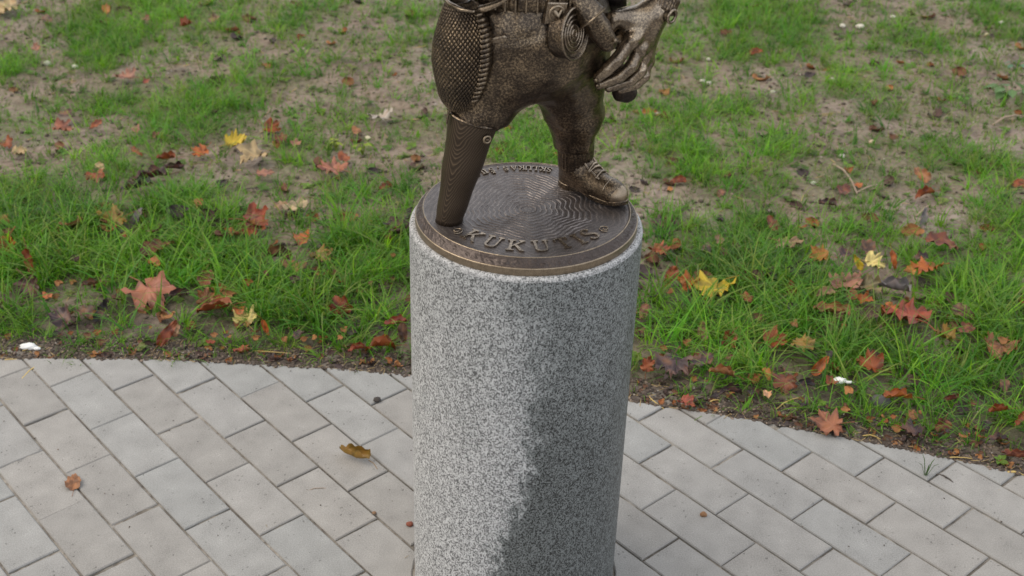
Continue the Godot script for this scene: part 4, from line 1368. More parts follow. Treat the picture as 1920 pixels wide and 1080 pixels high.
# ---------------------------------------------------------------- all leaves, read off one by one
func scatter_leaves():
	leaf("maple_leaf", -0.916, 0.028, -2.793, 0.132, 1.00, 14, "pink", "largest pinkish brown maple leaf, lying open in the grass left of the pedestal")
	leaf("maple_leaf", -1.223, 0.028, -2.815, 0.081, 0.90, 61, "mauve", "mauve brown maple leaf standing upright below the rust orange leaf near the left edge")
	leaf("oval_leaf", -1.255, 0.028, -2.924, 0.067, 0.50, 62, "rust", "narrow rust orange leaf standing above the mauve maple leaf by the left edge")
	leaf("maple_leaf", -1.347, 0.028, -3.024, 0.083, 0.72, 63, "orange", "orange brown maple leaf in tall grass cut by the photo's left edge")
	leaf("maple_leaf", -1.089, 0.028, -2.650, 0.072, 1.00, 28, "plum", "dark plum maple leaf flat in the grass below the mauve maple leaf")
	leaf("leaf_fragment", -1.040, 0.028, -2.679, 0.044, 1.00, 8, "brown", "small brown leaf piece right of the dark plum maple leaf")
	leaf("curled_leaf", -1.004, 0.028, -2.693, 0.058, 0.64, 64, "slate", "blackish curled leaf in grass left of the largest pinkish maple leaf")
	leaf("maple_leaf", -1.094, 0.028, -3.167, 0.093, 1.00, 17, "ochre", "ochre yellow maple leaf half hidden in the tall grass on the left")
	leaf("curled_leaf", -1.041, 0.028, -3.179, 0.053, 0.78, 62, "grey", "grey curled leaf beside the ochre yellow maple leaf")
	leaf("oval_leaf", -0.943, 0.028, -2.996, 0.079, 1.00, 8, "redbrown", "red brown folded leaf above the largest pinkish maple leaf")
	leaf("leaf_fragment", -0.933, 0.028, -2.928, 0.044, 1.00, 8, "orange", "orange scrap just under the red brown folded leaf on the left")
	leaf("curled_leaf", -0.833, 0.028, -2.770, 0.045, 1.00, 29, "plum", "dark shrivelled leaf right of the largest pinkish maple leaf")
	leaf("oval_leaf", -0.821, 0.028, -2.592, 0.066, 0.54, 64, "deeprust", "deep rust leaf standing on edge at the lawn border, left side")
	leaf("leaf_fragment", -0.804, 0.028, -2.616, 0.038, 0.47, 55, "tan", "tan sliver leaning on the deep rust standing leaf")
	leaf("maple_leaf", -0.759, 0.028, -2.738, 0.061, 0.83, 60, "tanorange", "tan orange lobed leaf left of the cream and yellow leaf")
	leaf("curled_leaf", -0.731, 0.028, -2.702, 0.079, 1.00, -11, "rust", "long rust curled leaf pointing at the cream and yellow leaf")
	leaf("oval_leaf", -0.782, 0.028, -2.848, 0.061, 1.00, 7, "redbrown", "red brown leaf in grass above the tan orange lobed leaf")
	leaf("leaf_fragment", -1.161, 0.028, -2.753, 0.033, 1.00, 1, "orange", "bright orange scrap under the mauve maple leaf")
	leaf("curled_leaf", -1.065, 0.028, -2.819, 0.045, 1.00, 13, "brown", "thin brown curled leaf in grass between mauve and pinkish maple leaves")
	leaf("maple_leaf", -0.724, 0.028, -3.159, 0.112, 1.00, 30, "red", "brick red maple leaf behind grass, top of the left border")
	leaf("leaf_fragment", -0.770, 0.028, -3.100, 0.033, 1.00, 39, "orange", "orange scrap left of the brick red maple leaf")
	leaf("oval_leaf", -0.618, 0.012, -3.281, 0.065, 1.00, 9, "beige", "beige ring shaped leaf with pale centre on bare soil left of the pedestal")
	leaf("leaf_fragment", -0.660, 0.012, -3.289, 0.044, 1.00, 13, "tan", "tan leaf piece touching the beige ring shaped leaf")
	leaf("leaf_fragment", -0.568, 0.028, -3.068, 0.068, 1.00, 4, "orange", "pair of orange leaf lobes in grass below the beige leaf")
	leaf("curled_leaf", -0.621, 0.028, -2.965, 0.072, 1.00, 14, "brown", "brown folded leaf below the brick red maple leaf")
	leaf("oval_leaf", -0.568, 0.028, -2.920, 0.065, 1.00, 2, "tanorange", "tan orange pointed leaf beside the brown folded leaf")
	leaf("maple_leaf", -0.510, 0.028, -2.968, 0.066, 1.00, 9, "ochre", "ochre brown leaf in grass halfway from brick red leaf to pedestal")
	leaf("leaf_fragment", -0.463, 0.028, -2.888, 0.031, 1.00, 10, "redbrown", "little red brown scrap in dense grass left of the pedestal")
	leaf("maple_leaf", -0.415, 0.028, -2.703, 0.068, 0.92, 64, "deeprust", "deep rust maple leaf standing in grass nearest left of the pedestal")
	leaf("maple_leaf", -0.650, 0.012, -2.676, 0.064, 1.00, 17, "cream", "cream and yellow leaf bright in the grass near the pavement")
	leaf("leaf_fragment", -0.672, 0.028, -2.697, 0.038, 1.00, 3, "orange", "orange scrap touching the top of the cream and yellow leaf")
	leaf("curled_leaf", -0.591, 0.028, -2.617, 0.036, 0.57, 61, "orange", "narrow orange leaf upright right of the cream and yellow leaf")
	leaf("leaf_fragment", -0.507, 0.028, -2.585, 0.034, 1.00, 5, "plum", "plum scrap at the lawn border between cream leaf and pedestal")
	leaf("curled_leaf", -0.282, 0.028, -2.644, 0.052, 1.00, -1, "red", "red curled leaf in grass touching the pedestal's left outline")
	leaf("oval_leaf", -0.259, 0.028, -2.598, 0.043, 0.82, 64, "brown", "brown leaf directly beside the pedestal's left outline")
	leaf("leaf_fragment", -0.638, 0.012, -2.550, 0.037, 1.00, -12, "red", "dark red flake on the soil strip under the cream and yellow leaf")
	leaf("curled_leaf", -0.365, 0.012, -2.552, 0.040, 1.00, -6, "red", "red brown twisted leaf on the soil strip left of the pedestal")
	leaf("curled_leaf", -0.311, 0.012, -2.562, 0.062, 1.00, -12, "rust", "long rust strip of leaf on the soil strip beside the pedestal")
	leaf("leaf_fragment", -0.717, 0.012, -2.579, 0.026, 1.00, -5, "red", "tiny red flake on the soil strip right of the standing rust leaf")
	leaf("maple_leaf", 0.518, 0.028, -2.824, 0.121, 1.00, 0, "yellow", "bright yellow maple leaf in the grass right of the pedestal")
	leaf("maple_leaf", 0.458, 0.028, -2.840, 0.064, 1.00, 14, "orange", "orange leaf tucked behind the left of the bright yellow maple leaf")
	leaf("oval_leaf", 0.408, 0.028, -2.873, 0.052, 0.79, 56, "rust", "rust leaf standing in grass between pedestal and bright yellow leaf")
	leaf("maple_leaf", 0.383, 0.028, -3.013, 0.064, 1.00, 2, "rust", "rust leaf in grass right beside the pedestal top")
	leaf("maple_leaf", 0.411, 0.012, -3.193, 0.077, 1.00, 6, "plum", "plum brown leaf on bare soil right of the pedestal top")
	leaf("leaf_fragment", 0.522, 0.028, -3.022, 0.041, 1.00, 6, "plum", "first plum scrap in the grass above the bright yellow leaf")
	leaf("leaf_fragment", 0.563, 0.028, -3.007, 0.032, 1.00, 27, "brown", "brown scrap between two plum scraps above the bright yellow leaf")
	leaf("leaf_fragment", 0.598, 0.028, -3.029, 0.032, 1.00, 19, "mauve", "mauve scrap up and right of the bright yellow leaf")
	leaf("leaf_fragment", 0.561, 0.028, -3.073, 0.039, 1.00, 10, "tan", "tan scrap above the brown scrap right of the pedestal")
	leaf("oval_leaf", 0.720, 0.028, -3.174, 0.043, 1.00, 40, "redbrown", "red brown leaf upright in grass at the top of the right border")
	leaf("maple_leaf", 0.732, 0.028, -3.060, 0.084, 1.00, -9, "tan", "broad tan leaf under grass below the upright red brown leaf")
	leaf("maple_leaf", 0.819, 0.028, -2.978, 0.066, 1.00, 13, "amber", "amber orange leaf left of the small upright yellow leaf")
	leaf("leaf_fragment", 0.587, 0.028, -2.769, 0.039, 1.00, 15, "rust", "rust scrap just right of the bright yellow maple leaf")
	leaf("oval_leaf", 0.707, 0.028, -2.818, 0.038, 0.93, 60, "rust", "rust leaf alone in dense grass right of the bright yellow leaf")
	leaf("oval_leaf", 0.324, 0.028, -2.700, 0.037, 0.93, 57, "salmon", "salmon leaf touching the pedestal's right outline")
	leaf("oval_leaf", 0.458, 0.028, -2.616, 0.041, 0.94, 60, "tan", "tan leaf with red edge left of the red maple leaf")
	leaf("maple_leaf", 0.518, 0.028, -2.590, 0.058, 0.78, 61, "red", "red maple leaf standing in grass below the bright yellow leaf")
	leaf("leaf_fragment", 0.508, 0.028, -2.508, 0.030, 0.67, 55, "salmon", "salmon sliver below the red maple leaf")
	leaf("maple_leaf", 0.373, 0.028, -2.484, 0.094, 1.00, 7, "plum", "large dull purple leaf on the lawn border right of the pedestal")
	leaf("oval_leaf", 0.437, 0.028, -2.489, 0.058, 1.00, 4, "plum", "smaller purple leaf right of the large dull purple leaf")
	leaf("curled_leaf", 0.478, 0.028, -2.438, 0.052, 1.00, -2, "tanorange", "tan orange rolled leaf below the smaller purple leaf")
	leaf("maple_leaf", 0.616, 0.028, -2.570, 0.062, 1.00, 20, "rust", "crumpled rust maple leaf in the middle of the right border")
	leaf("maple_leaf", 0.682, 0.028, -2.567, 0.065, 1.00, -3, "ochre", "ochre brown leaf right of the crumpled rust maple leaf")
	leaf("oval_leaf", 0.712, 0.028, -2.471, 0.049, 0.70, 57, "orange", "orange oval leaf standing upright above the white scrap")
	leaf("oval_leaf", 0.581, 0.028, -2.433, 0.030, 1.00, 23, "amber", "amber round leaf left of the broad red brown leaf")
	leaf("maple_leaf", 0.626, 0.012, -2.431, 0.068, 1.00, 14, "redbrown", "broad red brown leaf on dark soil left of the white scrap")
	leaf("curled_leaf", 0.662, 0.028, -2.397, 0.038, 1.00, 33, "slate", "blackish curled leaf between broad red brown leaf and white scrap")
	leaf("leaf_fragment", 0.568, 0.028, -2.357, 0.027, 1.00, 6, "peach", "peach flake below the amber round leaf")
	leaf("maple_leaf", 0.385, 0.012, -2.346, 0.045, 1.00, -6, "red", "crumbled red leaf on the soil strip at the pavement edge")
	leaf("maple_leaf", 0.311, 0.028, -2.461, 0.047, 0.68, 58, "rust", "rust brown leaf low beside the pedestal's right outline")
	leaf("curled_leaf", 0.494, 0.012, -2.385, 0.046, 1.00, 2, "plum", "dark shrivelled leaf on soil under the tan orange rolled leaf")
	leaf("curled_leaf", 0.788, 0.028, -2.709, 0.079, 1.00, 7, "tanorange", "tan saw edged leaf folded over in grass, middle of right border")
	leaf("oval_leaf", 0.788, 0.028, -2.794, 0.045, 1.00, 17, "tan", "tan leaf above the folded saw edged leaf")
	leaf("oval_leaf", 0.906, 0.028, -2.954, 0.042, 0.60, 64, "yellow", "small yellow leaf upright beside the cream and plum leaf")
	leaf("maple_leaf", 0.940, 0.028, -2.949, 0.063, 1.00, 12, "cream", "cream leaf with plum edge between yellow and orange upright leaves")
	leaf("leaf_fragment", 0.884, 0.028, -3.003, 0.038, 1.00, 16, "plum", "plum scrap left above the small upright yellow leaf")
	leaf("oval_leaf", 0.950, 0.028, -3.028, 0.054, 1.00, 13, "brown", "brown leaf above the cream and plum leaf")
	leaf("oval_leaf", 1.005, 0.028, -2.969, 0.045, 0.50, 63, "orange", "narrow orange leaf upright right of the cream and plum leaf")
	leaf("oval_leaf", 1.159, 0.028, -3.062, 0.081, 1.00, 7, "redbrown", "red brown leaf folded like a tent in the right border")
	leaf("maple_leaf", 1.092, 0.028, -2.923, 0.081, 1.00, -10, "orange", "orange leaf spread below the tent folded red brown leaf")
	leaf("leaf_fragment", 1.033, 0.028, -2.908, 0.040, 1.00, 11, "amber", "amber scrap left of the spread orange leaf")
	leaf("leaf_fragment", 1.080, 0.028, -2.979, 0.041, 1.00, 17, "plum", "dark plum scrap above the amber scrap")
	leaf("maple_leaf", 0.851, 0.028, -2.837, 0.094, 1.00, -1, "salmon", "salmon leaf lying beside the olive tan leaf")
	leaf("maple_leaf", 0.898, 0.028, -2.832, 0.076, 1.00, 7, "olive", "olive tan leaf with salmon leaf at its left")
	leaf("leaf_fragment", 0.855, 0.028, -2.775, 0.045, 1.00, 8, "rust", "rust scrap under the salmon leaf")
	leaf("leaf_fragment", 0.884, 0.028, -2.762, 0.045, 1.00, 13, "orange", "orange scrap under the olive tan leaf")
	leaf("curled_leaf", 0.964, 0.028, -2.821, 0.079, 1.00, 0, "grey", "grey rolled leaf like a short stick in the right border")
	leaf("maple_leaf", 0.979, 0.028, -2.683, 0.134, 1.00, -7, "red", "wide brick red maple leaf in the right border, widest there")
	leaf("leaf_fragment", 0.934, 0.028, -2.727, 0.041, 1.00, 11, "orange", "orange lobe at the left end of the wide brick red maple leaf")
	leaf("oval_leaf", 1.112, 0.028, -2.709, 0.050, 1.00, 30, "brown", "brown leaf in shade of tall grass right of the wide red leaf")
	leaf("leaf_fragment", 1.094, 0.028, -2.631, 0.040, 1.00, 11, "redbrown", "red brown scrap below the brown leaf right of the wide red leaf")
	leaf("maple_leaf", 1.040, 0.028, -2.591, 0.057, 1.00, 9, "ochre", "ochre leaf in grass right of the wide brick red leaf")
	leaf("maple_leaf", 1.153, 0.028, -2.553, 0.101, 1.00, -2, "tanorange", "big tan orange maple leaf near the right edge")
	leaf("maple_leaf", 0.833, 0.028, -2.465, 0.071, 1.00, 18, "rust", "rust maple leaf behind grass above the grey stone")
	leaf("leaf_fragment", 0.720, 0.028, -2.398, 0.038, 1.00, -6, "rust", "rust scrap touching the white scrap on the right")
	leaf("curled_leaf", 0.857, 0.028, -2.350, 0.064, 1.00, -12, "orange", "long orange brown leaf lying flat right of the grey stone")
	leaf("maple_leaf", 0.700, 0.012, -2.267, 0.078, 1.00, 10, "orangepink", "orange brown maple leaf resting half on the pavement edge")
	leaf("curled_leaf", 0.741, 0.012, -2.314, 0.035, 0.80, 57, "brown", "brown curled leaf just behind the maple leaf on the pavement edge")
	leaf("oval_leaf", 0.876, 0.012, -2.299, 0.029, 1.00, 22, "tanorange", "tan orange scrap on dark soil right of the grey stone")
	leaf("maple_leaf", 0.938, 0.012, -2.270, 0.051, 0.86, 63, "redbrown", "red brown leaf upright at the soil strip, right side")
	leaf("maple_leaf", 0.871, 0.012, -2.238, 0.059, 1.00, -1, "plum", "dark wine coloured leaf pressed into the soil strip on the right")
	leaf("curled_leaf", 0.975, 0.028, -2.345, 0.032, 1.00, 34, "redbrown", "red brown curl in grass above the upright red brown leaf")
	leaf("oval_leaf", 1.112, 0.028, -2.397, 0.030, 1.00, 24, "brown", "brown leaf in grass below the big tan orange maple leaf")
	leaf("oval_leaf", 1.103, 0.028, -2.270, 0.035, 0.60, 56, "rust", "rust leaf cut by the photo's right edge")
	leaf("curled_leaf", 1.065, 0.028, -2.299, 0.039, 1.00, -12, "rust", "thin rust strip of leaf near the right edge")
	leaf("curled_leaf", 1.042, 0.012, -2.217, 0.041, 1.00, -3, "plum", "plum leaf at the soil strip in the lower right")
	leaf("curled_leaf", 1.049, 0.028, -2.140, 0.045, 1.00, -8, "redbrown", "red brown leaf at the lawn corner in the lower right")
	leaf("maple_leaf", -0.878, 0.012, -3.719, 0.079, 1.00, 14, "yellow", "bright yellow leaf lying in the back lawn left of the statue")
	leaf("oval_leaf", -1.347, 0.012, -3.855, 0.041, 0.83, 26, "rust", "rust orange leaf upright in the back lawn on the left")
	leaf("maple_leaf", -0.960, 0.012, -3.659, 0.063, 1.00, 21, "orange", "orange leaf left below the bright yellow back lawn leaf")
	leaf("oval_leaf", -1.618, 0.012, -4.976, 0.047, 1.00, 26, "amber", "amber leaf in the far grass at the top left")
	leaf("maple_leaf", -2.007, 0.012, -5.000, 0.119, 1.00, 14, "straw", "large straw coloured leaf in the top left corner")
	leaf("oval_leaf", -1.823, 0.012, -4.865, 0.056, 1.00, 14, "brown", "brown leaf right of the large straw coloured corner leaf")
	leaf("leaf_fragment", -1.761, 0.012, -4.547, 0.040, 1.00, 26, "salmon", "salmon scrap on bare soil in the upper left")
	leaf("maple_leaf", -1.349, 0.012, -4.266, 0.075, 1.00, 7, "salmon", "salmon leaf flat on bare soil left of the far grass clump")
	leaf("leaf_fragment", -1.277, 0.012, -4.231, 0.029, 1.00, 20, "red", "red scrap right of the flat salmon leaf")
	leaf("maple_leaf", -1.457, 0.012, -3.827, 0.073, 1.00, 13, "pink", "pinkish leaf on bare soil at the left of the back lawn")
	leaf("leaf_fragment", -1.472, 0.012, -3.940, 0.059, 1.00, 4, "brown", "brown scrap above the pinkish leaf on bare soil")
	leaf("maple_leaf", -1.589, 0.012, -3.711, 0.056, 1.00, 20, "rust", "rust leaf at the left edge of the back lawn")
	leaf("maple_leaf", -1.532, 0.012, -3.642, 0.055, 1.00, 10, "straw", "straw coloured leaf right of the rust leaf at the left edge")
	leaf("curled_leaf", -1.079, 0.012, -3.470, 0.092, 1.00, -4, "wine", "wine red rotting leaf on the soil gap of the left lawn")
	leaf("curled_leaf", -1.102, 0.012, -3.400, 0.084, 1.00, -7, "slate", "slate dark soaked leaf below the wine red rotting leaf")
	leaf("curled_leaf", -1.022, 0.012, -3.534, 0.054, 1.00, 9, "wine", "wine red curl right of the wine red rotting leaf")
	leaf("curled_leaf", -1.061, 0.012, -3.600, 0.051, 1.00, 3, "rust", "rust curl above the wine red curl")
	leaf("leaf_fragment", -1.247, 0.012, -3.539, 0.036, 1.00, 23, "straw", "straw scrap above the rust scrap in the left lawn")
	leaf("maple_leaf", -1.246, 0.012, -3.483, 0.064, 1.00, 6, "rust", "rust leaf in grass under the straw scrap")
	leaf("leaf_fragment", -1.133, 0.012, -3.775, 0.030, 1.00, 20, "redbrown", "red brown scrap above the narrow rust upright leaf")
	leaf("oval_leaf", -1.164, 0.012, -3.652, 0.043, 0.54, 26, "rust", "narrow rust leaf upright left of the orange back lawn leaf")
	leaf("leaf_fragment", -1.208, 0.012, -3.819, 0.034, 1.00, 23, "salmon", "salmon scrap over the narrow rust upright leaf")
	leaf("leaf_fragment", -1.170, 0.012, -4.877, 0.047, 1.00, 22, "salmon", "salmon scrap in far grass, right one of two")
	leaf("leaf_fragment", -1.436, 0.012, -4.874, 0.042, 1.00, 19, "salmon", "salmon scrap in far grass, left one of two")
	leaf("leaf_fragment", -1.267, 0.012, -4.810, 0.060, 1.00, 2, "rust", "rust strip in far grass between two salmon scraps")
	leaf("maple_leaf", -0.785, 0.012, -3.835, 0.069, 1.00, 26, "rust", "rust leaf right of the bright yellow back lawn leaf")
	leaf("maple_leaf", -0.731, 0.012, -3.749, 0.049, 1.00, 21, "redbrown", "red brown leaf touching the rust leaf by the yellow back leaf")
	leaf("leaf_fragment", -0.683, 0.012, -3.719, 0.045, 1.00, 8, "salmon", "salmon scrap right of the red brown back lawn leaf")
	leaf("maple_leaf", -0.788, 0.012, -3.625, 0.099, 1.00, 4, "straw", "broad straw coloured leaf below the bright yellow back lawn leaf")
	leaf("oval_leaf", -0.741, 0.012, -3.506, 0.047, 1.00, 9, "salmon", "salmon leaf lying on a twig below the broad straw leaf")
	leaf("oval_leaf", -0.521, 0.012, -3.614, 0.048, 1.00, 15, "rust", "rust orange leaf by the yellow green sprouts")
	leaf("maple_leaf", -0.537, 0.012, -3.536, 0.094, 1.00, -2, "pink", "pinkish leaf on soil below the yellow green sprouts")
	leaf("oval_leaf", -0.503, 0.012, -3.821, 0.038, 1.00, 16, "tanorange", "tan leaf on bare soil left of the peg leg")
	leaf("maple_leaf", -0.426, 0.012, -3.920, 0.082, 1.00, -3, "greybeige", "pale grey leaf on bare soil beside the peg leg")
	leaf("oval_leaf", -0.372, 0.012, -3.417, 0.039, 1.00, 16, "deeprust", "deep rust leaf left of the bronze disc")
	leaf("oval_leaf", 0.454, 0.012, -3.982, 0.046, 0.92, 26, "amber", "amber orange leaf in the lawn below the bronze hand")
	leaf("curled_leaf", 0.489, 0.012, -3.936, 0.051, 1.00, 2, "redbrown", "red brown curl right of the amber leaf below the hand")
	leaf("oval_leaf", 0.416, 0.012, -3.974, 0.042, 0.50, 26, "ochre", "ochre sliver left of the amber leaf below the hand")
	leaf("oval_leaf", 0.815, 0.012, -4.761, 0.046, 1.00, 21, "redbrown", "red brown leaf in the far lawn right of the bronze hand")
	leaf("oval_leaf", 0.898, 0.012, -4.558, 0.044, 1.00, 26, "rust", "rust leaf in the far lawn right of the bronze hand")
	leaf("oval_leaf", 0.492, 0.012, -3.464, 0.043, 1.00, 24, "deeprust", "deep rust leaf in grass right of the bronze shoe")
	leaf("leaf_fragment", 0.605, 0.012, -3.385, 0.035, 1.00, 21, "salmon", "salmon scrap in grass right of the deep rust leaf by the shoe")
	leaf("oval_leaf", 1.227, 0.012, -3.512, 0.061, 1.00, 20, "tanorange", "tan orange oval leaf on bare ground in the right lawn")
	leaf("curled_leaf", 1.202, 0.012, -3.385, 0.056, 1.00, -5, "rust", "rust curl below the tan orange oval leaf")
	leaf("oval_leaf", 0.972, 0.012, -3.413, 0.056, 1.00, 10, "redbrown", "red brown leaf by the forked twig in the right lawn")
	leaf("leaf_fragment", 1.022, 0.012, -3.446, 0.028, 1.00, 10, "orange", "orange scrap at the fork of the twig in the right lawn")
	leaf("curled_leaf", 0.904, 0.012, -3.320, 0.048, 1.00, 15, "plum", "dark plum leaf below the red brown leaf by the forked twig")
	leaf("curled_leaf", 1.149, 0.028, -3.208, 0.054, 0.61, 57, "grey", "pale grey curled leaf standing below the rust curl")
	leaf("oval_leaf", 1.501, 0.012, -3.463, 0.046, 1.00, 21, "rust", "rust leaf in tall grass at the right edge")

func scatter_small_things():
	pebble(-1.702, -4.473, 0.027, "pale pebble on bare soil in the upper left, left one of a pair")
	pebble(-1.590, -4.437, 0.025, "pale pebble on bare soil in the upper left, right one of a pair")
	pebble(0.665, -4.278, 0.019, "left pebble of the close pair right of the bronze hand")
	pebble(0.686, -4.269, 0.019, "right pebble of the close pair right of the bronze hand")
	pebble(0.905, -4.223, 0.017, "pale pebble alone in the lawn right of the close pebble pair")
	pebble(0.713, -4.492, 0.016, "small pale pebble above the close pebble pair")
	pebble(1.135, -4.337, 0.021, "white pebble beside a grass clump in the right lawn")
	pebble(1.362, -4.899, 0.034, "broad pale pebble in the far right lawn")
	pebble(1.292, -4.898, 0.025, "round pale pebble left of the broad far pebble")
	pebble(1.522, -5.023, 0.021, "farthest pale pebble at the top of the right lawn")
	pebble(1.934, -4.953, 0.023, "pale pebble near the top right corner")
	pebble(1.848, -4.852, 0.017, "cream pebble left below the corner pebble")
	pebble(1.024, -3.677, 0.022, "round whitish pebble on soil in the middle of the right lawn")
	pebble(1.149, -3.791, 0.024, "tan pebble right of the round whitish pebble")
	pebble(0.893, -3.465, 0.016, "white pebble in grass above the right border")
	pebble(-0.466, -3.808, 0.022, "cream pebble beside the yellow green sprouts")
	pebble(0.827, -2.359, 0.045, "dark grey stone at the lawn border on the right, as big as an egg")
	stalk(-1.198, -2.518, -1.156, -2.521, 0.0014, "straw_stalk", "first yellow straw on the soil strip at the left edge")
	stalk(-1.163, -2.564, -1.123, -2.579, 0.0013, "straw_stalk", "straw beside the white scrap in the lower left")
	stalk(-1.108, -2.497, -1.126, -2.417, 0.0016, "straw_stalk", "forked yellow straw reaching over the pavement edge on the left")
	stalk(1.036, -2.122, 1.067, -2.117, 0.0028, "straw_stalk", "thick yellow straw at the right edge of the pavement")
	stalk(0.911, -2.168, 0.982, -2.172, 0.0014, "straw_stalk", "long yellow straw on the soil strip in the lower right")
	stalk(0.763, -2.248, 0.798, -2.235, 0.0015, "straw_stalk", "short yellow straw right of the maple leaf on the pavement edge")
	stalk(0.311, -2.384, 0.341, -2.339, 0.0015, "straw_stalk", "straw on the soil strip just right of the pedestal")
	stalk(0.591, -2.342, 0.653, -2.383, 0.0016, "straw_stalk", "orange tinted straw at the lawn border above the pavement")
	stalk(0.445, -2.369, 0.471, -2.375, 0.0018, "straw_stalk", "pale straw right of the crumbled red leaf")
	stalk(-0.620, -2.570, -0.523, -2.555, 0.0013, "straw_stalk", "dry grass stalk on the soil strip under the plum scrap")
	stalk(1.586, -3.949, 1.709, -4.018, 0.0044, "twig", "grey brown stick lying on bare soil at the right edge")
	stalk(0.982, -3.600, 1.011, -3.407, 0.0037, "twig", "tan twig, longer branch of the fork in the right lawn")
	stalk(1.011, -3.414, 1.093, -3.472, 0.0028, "twig", "short twig meeting the longer branch of the fork")
	stalk(1.478, -4.652, 1.543, -4.596, 0.0050, "twig", "dark twig on bare soil in the far right lawn")
	stalk(-0.798, -3.445, -0.714, -3.411, 0.0024, "twig", "thin dark twig under the salmon leaf in the left lawn")
	stalk(1.154, -3.283, 1.210, -3.351, 0.0031, "twig", "twig standing by the pale grey curled leaf")
	weed(1.828, -4.463, 0.066, "blue", "blue green broad leaved weed near the right edge of the lawn")
	weed(1.710, -4.192, 0.115, "weed", "pale green many leaved weed above the stick at the right edge")
	weed(1.554, -4.189, 0.063, "rosette", "small bright green rosette weed left of the many leaved weed")
	weed(-0.557, -3.725, 0.044, "sprout", "yellow green sprout, left one of two by the rust orange leaf")
	weed(-0.469, -3.686, 0.050, "sprout2", "yellow green sprout, right one of two near the peg leg")
	weed(1.734, -4.352, 0.027, "tiny", "tiny weed between the blue green weed and the many leaved weed")
	paper_scrap(-1.152, -2.574, 0.042, "white paper scrap on the soil strip at the left edge")
	paper_scrap(0.748, -2.426, 0.034, "white paper scrap in the grass on the right")
	# on the pavers
	ground_leaf(-0.895, -2.068, 0.039, "oval_leaf", "tanorange", 0.3, "round brown leaf alone on the pavers in the lower left")
	ground_leaf(-0.328, -2.151, 0.058, "curled_leaf", "ochre", 1.1, "curled ochre leaf on the pavers left of the pedestal")
	speck(-0.300, -2.359, 0.018, Color(0.05, 0.042, 0.038), "soil_crumb", "black crumb on a paver joint above the curled ochre leaf")
	speck(-0.271, -1.978, 0.009, Color(0.20, 0.12, 0.07), "seed", "small brown seed on a paver joint left of the pedestal")
	speck(-0.198, -1.944, 0.015, Color(0.20, 0.06, 0.035), "seed", "dark red seed on the pavers touching the pedestal's outline")
	speck(0.383, -1.978, 0.015, Color(0.24, 0.125, 0.06), "snail", "brown round snail shell on a paver right of the pedestal")
	stalk(-0.418, -2.046, -0.364, -2.054, 0.0008, "grass_strand", "thin grass strand lying on a paver below the curled ochre leaf")
	stalk(0.884, -2.116, 0.912, -2.083, 0.0022, "twig", "dark curved twig on the pavers by the grass sprout")
	var sp := thing("grass_sprout", Vector3(0.860, -2.109, 0.0).snapped(Vector3.ONE * 0.001), "grass sprout growing from a paver joint on the right", "grass sprout")
	sp.position = Vector3(sp.position.x, 0.0, sp.position.y)
	for k in 5:
		var a := k * 1.3 + 0.4
		var tip := Vector3(cos(a) * 0.022, 0.035 + 0.008 * (k % 2), sin(a) * 0.018)
		put("blade", tinted(tube([Vector3(0, -0.006, 0), tip * 0.6 + Vector3(0, 0.008, 0), tip], [0.0013, 0.0011, 0.0004], 5, 0.4), Color(0.10, 0.19, 0.05)), mats.grass, sp)

func ground_leaf(x: float, z: float, size: float, called: String, colour: String, yaw: float, label: String):
	leaf(called, x, size * (0.18 if called == "curled_leaf" else 0.05), z, size * 1.1, 1.0, 0.0, colour, label)
	var o := get_child(get_child_count() - 1) as Node3D
	o.rotation = Vector3(0.05, yaw, 0.02)

func speck(x: float, z: float, size: float, c: Color, called: String, label: String):
	var o := put(called, rough_stone(Vector3(size * 0.5, size * 0.32, size * 0.4), int(x * 500) + 3, c, 12), mats.stone)
	o.position = Vector3(x, size * 0.24, z)
	tag(o, label, {"soil_crumb": "soil", "seed": "seed", "snail": "snail shell"}[called])

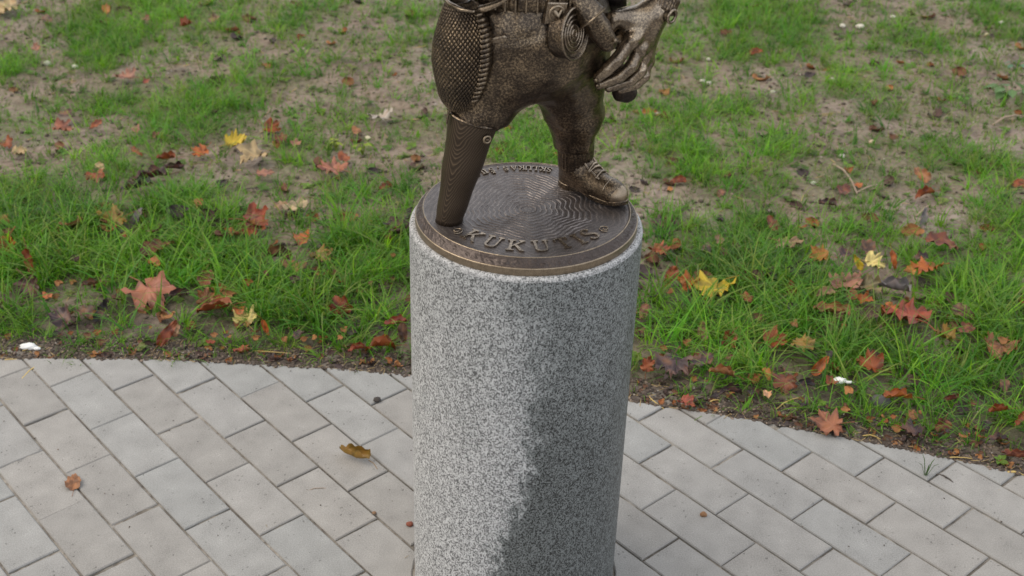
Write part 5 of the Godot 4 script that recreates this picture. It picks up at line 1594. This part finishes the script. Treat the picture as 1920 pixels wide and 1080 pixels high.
func _ready():
	# camera
	var cam := Camera3D.new()
	cam.name = "camera"
	cam.rotation_order = EULER_ORDER_YXZ
	cam.position = Vector3(0, 1.7005, 0)
	cam.rotation_degrees = Vector3(-30.7494, 0, 0.3544)
	var lens := CameraAttributesPhysical.new()
	lens.frustum_focal_length = 53.885
	lens.frustum_focus_distance = 2.2
	lens.frustum_near = 0.05
	lens.frustum_far = 400.0
	lens.exposure_aperture = 8.0
	cam.attributes = lens
	add_child(cam)
	cam.fov = 25.1095
	cam.near = 0.05
	cam.far = 400.0
	cam.current = true
	# overcast sky and the soft brightness of the sun behind it, from the left
	var sky_mat := ProceduralSkyMaterial.new()
	sky_mat.sky_top_color = Color(0.90, 0.92, 0.95)
	sky_mat.sky_horizon_color = Color(0.84, 0.855, 0.875)
	sky_mat.sky_curve = 0.2
	sky_mat.ground_bottom_color = Color(0.20, 0.20, 0.16)
	sky_mat.ground_horizon_color = Color(0.36, 0.37, 0.33)
	sky_mat.sky_energy_multiplier = 1.0
	var sky := Sky.new()
	sky.sky_material = sky_mat
	var env := Environment.new()
	env.background_mode = Environment.BG_SKY
	env.sky = sky
	env.tonemap_mode = Environment.TONE_MAPPER_LINEAR
	env.tonemap_exposure = 1.52
	env.sdfgi_enabled = true
	env.ssao_enabled = true
	env.ssil_enabled = true
	var we := WorldEnvironment.new()
	we.name = "world_environment"
	we.environment = env
	add_child(we)
	var sun := DirectionalLight3D.new()
	sun.name = "sun"
	sun.light_color = Color(1.0, 0.97, 0.93)
	sun.light_energy = 0.5
	sun.light_angular_distance = 55.0
	sun.shadow_enabled = true
	add_child(sun)
	sun.look_at_from_position(Vector3(-3.0, 3.6, 0.1), Vector3.ZERO)

	rng.seed = 20241
	soft_noise.seed = 1
	soft_noise.frequency = 0.01
	soft_noise.fractal_octaves = 3
	fine_noise.seed = 2
	fine_noise.frequency = 0.02
	fine_noise.fractal_octaves = 3
	make_materials()
	lay_cover()
	build_ground()
	build_pavement()
	pedestal()
	statue()
	scatter_leaves()
	scatter_small_things()
	build_grass()
	build_litter()
